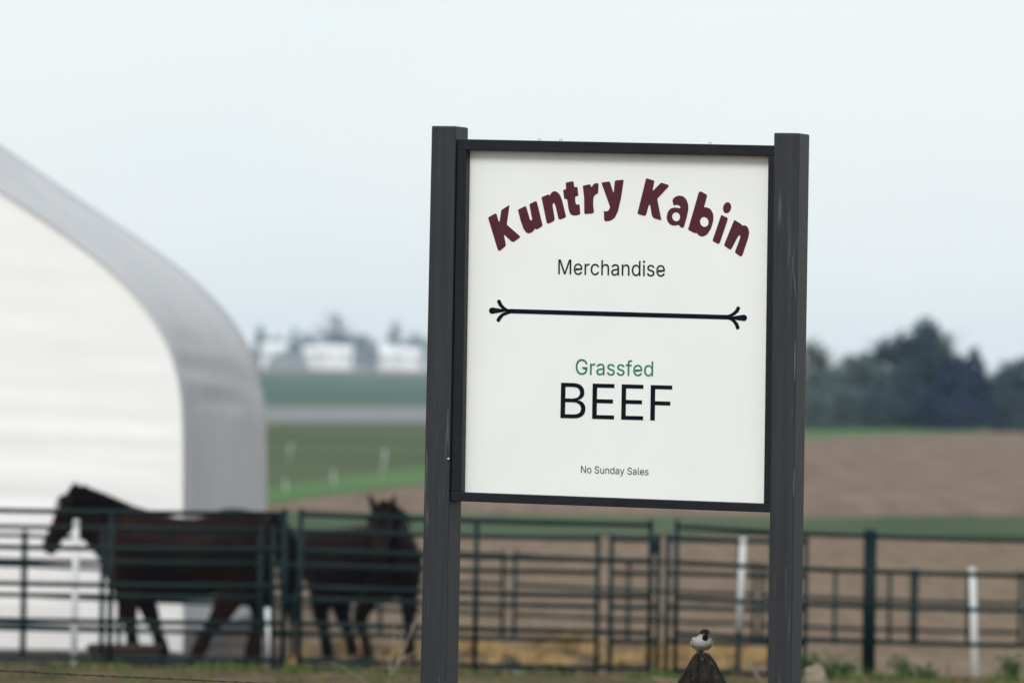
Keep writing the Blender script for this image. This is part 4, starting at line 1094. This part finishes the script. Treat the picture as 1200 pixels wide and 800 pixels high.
# the tall weeds by the middle panels on the right
m_w = mat('weed_leaf', (0.03, 0.075, 0.02), (0.055, 0.11, 0.03), scale=3, rough=.6)
def plant(label, px, D, h, wd, seed, m=m_w, n_=140):
    rng = random.Random(seed)
    b = Vector(((px - 600) / F_PX * D, D, gz(D)))
    root = thing('weed_clump', label, 'weed', b, 'green weeds under the right hand panels')
    mb = MB()
    v, f = [], []
    tips = []
    for i in range(9):
        a = rng.uniform(0, 2 * pi)
        t = b + Vector((cos(a) * wd * rng.uniform(.2, .9), sin(a) * wd * .7 * rng.uniform(.2, .9), h * rng.uniform(.5, 1)))
        mb.tube([b, b.lerp(t, .5) + Vector((0, 0, .04)), t], [.007, .005, .002], 5)
        tips.append(t)
    mb.build('stems', m, root, True)
    for i in range(n_):
        t = b.lerp(rng.choice(tips), rng.uniform(.15, 1.0)) + Vector((rng.gauss(0, .04), rng.gauss(0, .04), rng.gauss(0, .03)))
        d = Vector((rng.uniform(-1, 1), rng.uniform(-1, 1), rng.uniform(-.3, .9))).normalized() * rng.uniform(.05, .11)
        s = d.cross(Vector((rng.uniform(-1, 1), rng.uniform(-1, 1), .6))).normalized() * .018
        k = len(v)
        v += [t, t + d * .5 + s, t + d, t + d * .5 - s]
        f.append((k, k + 1, k + 2, k + 3))
    o = mesh('leaves', v, f, m, root); o['kind'] = 'stuff'
plant('broad weed clump left of the thick green corner uprights', 985, 64.9, .30, .34, 1, n_=260)
plant('weed clump behind the right sign post foot', 955, 65.2, .28, .25, 5, n_=200)
plant('tall slim weed clump right of the corner uprights', 1066, 65.4, .30, .12, 2)
plant('low weed clump at the foot of the rear upright', 1098, 65.2, .16, .14, 3)
plant('weed clump leaning out at the right edge of the picture', 1190, 63.2, .30, .14, 4)

# ------------------------------------------------------------------ far trees
def tree(label, name, px, py_base, py_top, D, wpx, kind, m_leaf, m_bark, n_leaf=2600, seed=1, group=None, zb=None, leaf=None):
    rng = random.Random(seed)
    s = D / F_PX
    base = at(px, py_base, D)
    base.z = gz(D) if zb is None else zb
    top = at(px, py_top, D)
    H = top.z - base.z
    W = wpx * s / 2
    root = thing('conifer' if kind == 'conifer' else name, label, 'tree', base, group)
    mb = MB()
    mb.tube([base - Vector((0, 0, .2)), base + Vector((0.02 * H, 0, H * .35)), base + Vector((-.01 * H, 0, H * .7)), base + Vector((0, 0, H * .96))],
            [H * .022, H * .017, H * .010, H * .003], 8)
    v, f = [], []
    lf = leaf or H * .028
    cl = []
    if kind == 'conifer':
        for i in range(60):
            t = rng.random() ** .8
            a = rng.uniform(0, 2 * pi)
            rr = W * (1 - t) ** .75 * rng.uniform(.55, 1.0) + .03 * W
            z0 = H * (.06 + .92 * t)
            c = base + Vector((cos(a) * rr, sin(a) * rr, z0 - .1 * rr))
            if i % 2 == 0:
                mb.tube([base + Vector((0, 0, z0 + .1 * rr)), c], [H * .006, H * .002], 5)
            cl.append((c, (W * .22 * (1.15 - t), W * .22 * (1.15 - t), H * .035)))
        for i in range(14):
            t = i / 14
            cl.append((base + Vector((0, 0, H * (.1 + .88 * t))), (W * .3 * (1 - t) + .02 * W, W * .3 * (1 - t) + .02 * W, H * .05)))
    else:
        nc = 46 if kind == 'round' else 22
        for i in range(nc):
            u = rng.uniform(-1, 1)
            a = rng.uniform(0, 2 * pi)
            q = sqrt(max(.35 if u < 0 else 0, 1 - u * u)) * rng.uniform(.35, 1.0)
            c = base + Vector((cos(a) * q * W * .86, sin(a) * q * W * .86, H * ((.42 if name == 'bush' else .49) + (.42 if u < 0 else .37) * u)))
            j = base + Vector((0, 0, H * rng.uniform(.25, .6)))
            mb.tube([j, j.lerp(c, .5) + Vector((0, 0, H * .03)), c], [H * .010, H * .006, H * .002], 5)
            r = rng.uniform(.16, .30)
            cl.append((c, (W * r, W * r, H * r * .5)))
            if kind == 'bare':
                for _ in range(26):
                    e = c + Vector((rng.gauss(0, .28 * W), rng.gauss(0, .28 * W), rng.uniform(-.02, .15) * H))
                    mb.tube([j.lerp(c, rng.uniform(.5, 1)), e], [H * .0035, H * .0012], 3)
    mb.build('trunk', m_bark, root, True)
    for i in range(n_leaf):
        c, r = rng.choice(cl)
        g_ = Vector((rng.gauss(0, 1), rng.gauss(0, 1), rng.gauss(0, 1)))
        if g_.length > 2.1: g_ *= 2.1 / g_.length
        p = c + Vector((g_.x * r[0] * .6, g_.y * r[1] * .6, g_.z * r[2] * .6))
        if p.z < base.z + .05: p.z = base.z + .05 + rng.random() * .2
        d = Vector((rng.uniform(-1, 1), rng.uniform(-1, 1), rng.uniform(-1, 1))).normalized()
        e = d.cross(Vector((rng.uniform(-1, 1), rng.uniform(-1, 1), rng.uniform(-1, 1)))).normalized()
        z = lf * rng.uniform(.6, 1.4)
        k = len(v)
        v += [p - d * z, p + e * z * .6, p + d * z, p - e * z * .6]
        f.append((k, k + 1, k + 2, k + 3))
    mesh('crown', v, f, m_leaf, root)
    return root
m_bark = mat('bark', (0.05, 0.042, 0.036), (0.09, 0.075, 0.065), scale=2, rough=.9)
m_lf_blue = mat('hazed_needles', (0.010, 0.028, 0.080), (0.020, 0.048, 0.11), scale=.6, rough=.8, spec=.15)  # blue of the distance haze put into these leaf colours
m_lf_dk = mat('hazed_dark_leaves', (0.022, 0.058, 0.082), (0.044, 0.085, 0.10), scale=.5, rough=.8, spec=.15)
m_lf_mid = mat('hazed_mid_leaves', (0.07, 0.118, 0.125), (0.11, 0.155, 0.15), scale=.5, rough=.8, spec=.15)
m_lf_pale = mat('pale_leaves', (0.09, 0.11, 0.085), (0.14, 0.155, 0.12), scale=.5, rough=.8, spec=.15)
GR = 'trees along the right field edge'
TD = 436
for i, (lab, nm, px, top, w, kind, m, D, nl) in enumerate([
    ('pale half bare tree right against the right sign post', 'bare_tree', 950, 392, 62, 'bare', m_lf_pale, 470, 700),
    ('grey green bushy tree next to the right sign post', 'broadleaf_tree', 962, 424, 92, 'round', m_lf_mid, 448, 3000),
    ('medium grey green tree left of the tallest tree', 'broadleaf_tree', 998, 411, 92, 'round', m_lf_mid, 440, 3400),
    ('darker tree with flat shoulder just left of the tallest tree', 'broadleaf_tree', 1036, 394, 88, 'round', m_lf_dk, 446, 3600),
    ('tallest dark tree of the right hand row', 'broadleaf_tree', 1080, 373, 92, 'round', m_lf_dk, 444, 4200),
    ('pale airy tree spreading behind the dark conifers', 'bare_tree', 1106, 382, 84, 'bare', m_lf_pale, 468, 900),
    ('left dark blue conifer of the close pair', 'conifer', 1108, 412, 52, 'conifer', m_lf_blue, 432, 3200),
    ('right dark blue conifer of the close pair, broadest', 'conifer', 1140, 407, 66, 'conifer', m_lf_blue, 430, 3800),
    ('short dark conifer filling the gap behind the pair', 'conifer', 1124, 418, 60, 'conifer', m_lf_blue, 442, 3000),
    ('low green tree between conifers and the right edge', 'broadleaf_tree', 1170, 424, 66, 'round', m_lf_dk, 444, 3000),
    ('green tree cut by the right edge of the picture', 'broadleaf_tree', 1203, 412, 76, 'round', m_lf_dk, 438, 3400),
    ('low shrubby tree under the darker trees of the row', 'broadleaf_tree', 1062, 440, 64, 'round', m_lf_dk, 436, 3000),
    ('low dark shrub in front of the grey green trees', 'bush', 985, 448, 84, 'round', m_lf_mid, 432, 3000),
    ('low dark shrub below the tallest tree', 'bush', 1088, 450, 70, 'round', m_lf_blue, 430, 3000),
    ('low grey green shrub touching the right sign post', 'bush', 948, 452, 60, 'round', m_lf_mid, 431, 2600),
    ('low dark shrub left of the tallest tree', 'bush', 1028, 452, 70, 'round', m_lf_dk, 430, 2800),
    ('low dark shrub in front of the conifer pair', 'bush', 1128, 458, 70, 'round', m_lf_blue, 428, 2800),
    ('low dark shrub between the conifers and the right edge', 'bush', 1182, 448, 70, 'round', m_lf_dk, 431, 3000)]):
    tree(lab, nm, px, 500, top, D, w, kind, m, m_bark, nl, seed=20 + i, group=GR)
# far side of the valley: hedges, trees and farm buildings
GL = 'trees round the distant farmstead'
FD = 3020
for i, (lab, nm, px, top, w, kind, m, D, nl) in enumerate([
    ('distant conifer beside the barn roof', 'conifer', 304, 379, 24, 'conifer', m_lf_blue, FD + 20, 1400),
    ('distant low tree right of the first conifer', 'broadleaf_tree', 322, 391, 44, 'round', m_lf_dk, FD + 40, 1300),
    ('distant small dark conifer above the farm roofs', 'conifer', 344, 384, 20, 'conifer', m_lf_blue, FD + 30, 1300),
    ('distant dark tree above the left white shed', 'broadleaf_tree', 362, 388, 50, 'round', m_lf_blue, FD + 40, 1500),
    ('distant tall bare tree reaching above the farm', 'bare_tree', 395, 360, 58, 'bare', m_lf_pale, FD + 80, 240),
    ('distant dark tree above the right end of the long white shed', 'broadleaf_tree', 396, 386, 60, 'round', m_lf_blue, FD + 60, 1600),
    ('distant rounded tree between the white sheds', 'broadleaf_tree', 424, 389, 50, 'round', m_lf_dk, FD + 50, 1600),
    ('distant dark bush between the two pairs of white sheds', 'bush', 437, 406, 24, 'round', m_lf_blue, FD - 40, 900),
    ('distant dark tree against the left sign post', 'broadleaf_tree', 486, 386, 50, 'round', m_lf_dk, FD + 50, 1700),
    ('distant thin bare tree over the right white sheds', 'bare_tree', 462, 372, 22, 'bare', m_lf_pale, FD + 70, 60)]):
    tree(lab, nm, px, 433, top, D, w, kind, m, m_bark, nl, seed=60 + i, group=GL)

m_wsid = mat('white_siding', (0.80, 0.80, 0.79), (0.84, 0.84, 0.83), scale=.5, rough=.5)
m_wroof = mat('pale_metal_roof', (0.78, 0.78, 0.78), (0.82, 0.82, 0.82), scale=.3, rough=.4)
m_groof = mat('grey_roof', (0.16, 0.17, 0.19), (0.22, 0.23, 0.25), scale=.3, rough=.6)
m_gsid = mat('grey_siding', (0.20, 0.23, 0.27), (0.26, 0.29, 0.33), scale=.3, rough=.6)
m_pane = mat('window_glass', (0.02, 0.025, 0.03), rough=.1, spec=.6)
def farm_building(label, px0, px1, py_eave, py_ridge, py_base, D, depth, sid, roof, doors=1, name='farm_building'):
    a, b = at(px0, py_base, D), at(px1, py_base, D)
    g = gz(D) - .3
    ze, zr = at(px0, py_eave, D).z, at(px0, py_ridge, D).z
    x0, x1 = a.x, b.x
    root = thing(name, label, 'building', ((x0 + x1) / 2, D, g))
    mb = MB(); mb.box((x0, D, g), (x1, D + depth, ze)); mb.build('wall', sid, root)
    o = .6
    ym = D + depth / 2
    th = .35
    mb = MB()
    for s in (0, 1):
        ya = D - o if s == 0 else D + depth + o
        zl = ze - (zr - ze) * o / (depth / 2)
        mb.hexa([Vector((x0 - o, ya, zl + th)), Vector((x1 + o, ya, zl + th)), Vector((x1 + o, ya, zl + .01)), Vector((x0 - o, ya, zl + .01)),
                 Vector((x0 - o, ym, zr + th)), Vector((x1 + o, ym, zr + th)), Vector((x1 + o, ym, zr + .01)), Vector((x0 - o, ym, zr + .01))])
    mb.build('roof', roof, root)
    mb = MB()
    for xx in (x0 + .05, x1 - .05):
        mb.add([(xx, D + .02, ze), (xx, D + depth - .02, ze), (xx, ym, zr)], [(0, 1, 2)])
    mb.build('gable', sid, root)
    w = x1 - x0
    for k in range(doors):
        cx = x0 + w * (k + 1) / (doors + 1) * .9
        mb = MB(); mb.box((cx - 1.6, D - .12, g + .2), (cx + 1.6, D - .003, min(g + 4, ze - .3))); mb.build('door', roof, root)
    for k in range(2):
        cx = x0 + w * (.2 + .62 * k)
        mb = MB(); mb.box((cx - .6, D - .1, ze - 2.2), (cx + .6, D - .003, ze - .8)); mb.build('window', m_pane, root)
farm_building('distant white shed left of the long white shed', 356, 371, 413, 406, 434, FD - 10, 18, m_wsid, m_wroof)
farm_building('distant long white shed, the brightest of the farmstead', 375, 411, 413, 405, 434, FD - 30, 20, m_wsid, m_wroof, 2)
farm_building('distant narrow white house in the right pair', 445, 463, 415, 406, 434, FD - 10, 18, m_wsid, m_wroof)
farm_building('distant white shed nearest the left sign post', 467, 491, 416, 408, 434, FD - 25, 18, m_wsid, m_wroof)
farm_building('distant pale roofed shed behind the grey machine shed', 306, 333, 410, 402, 434, FD + 10, 18, m_wroof, m_wroof)
# round-roofed grey machine shed
D = FD - 90
x0, x1 = at(312, 434, D).x, at(360, 434, D).x
zt = at(330, 411, D).z
g = gz(D) - .3
q = thing('machine_shed', 'distant grey machine shed with a rounded roof', 'building', ((x0 + x1) / 2, D, g))
arch = [Vector((lerp(x0, x1, .5) + (x1 - x0) / 2 * cos(pi * (1 - k / 16)), D, g + 1 + (zt - g - 1) * sin(pi * k / 16))) for k in range(17)]
arch = [Vector((x0, D, g))] + arch + [Vector((x1, D, g))]
v = arch + [p + Vector((0, 28, 0)) for p in arch]
n = len(arch)
mesh('roof', v, [(i, i + 1, n + i + 1, n + i) for i in range(n - 1)], m_gsid, q, True)
mesh('wall', [p + Vector((0, .05, 0)) for p in arch], [tuple(range(n))], m_groof, q)
mb = MB(); mb.box((lerp(x0, x1, .3), D - .05, g), (lerp(x0, x1, .55), D + .04, g + 2.9)); mb.build('door', m_gsid, q)

# ------------------------------------------------------------------ the hazy air
hz = MB()
hz.box((-640, -70, -1.0), (640, 4560, 37))
o = hz.build('haze', None)
me_ = o.data
hm_ = bpy.data.materials.new('haze')
hm_.use_nodes = True
t = hm_.node_tree
t.nodes.remove(t.nodes['Principled BSDF'])
pv = t.nodes.new('ShaderNodeVolumePrincipled')
pv.inputs['Density'].default_value = 0.00011
pv.inputs['Color'].default_value = (0.70, 0.87, 1.0, 1)
pv.inputs['Anisotropy'].default_value = -0.35
t.links.new(pv.outputs['Volume'], t.nodes['Material Output'].inputs['Volume'])
me_.materials.append(hm_)
o['kind'] = 'stuff'
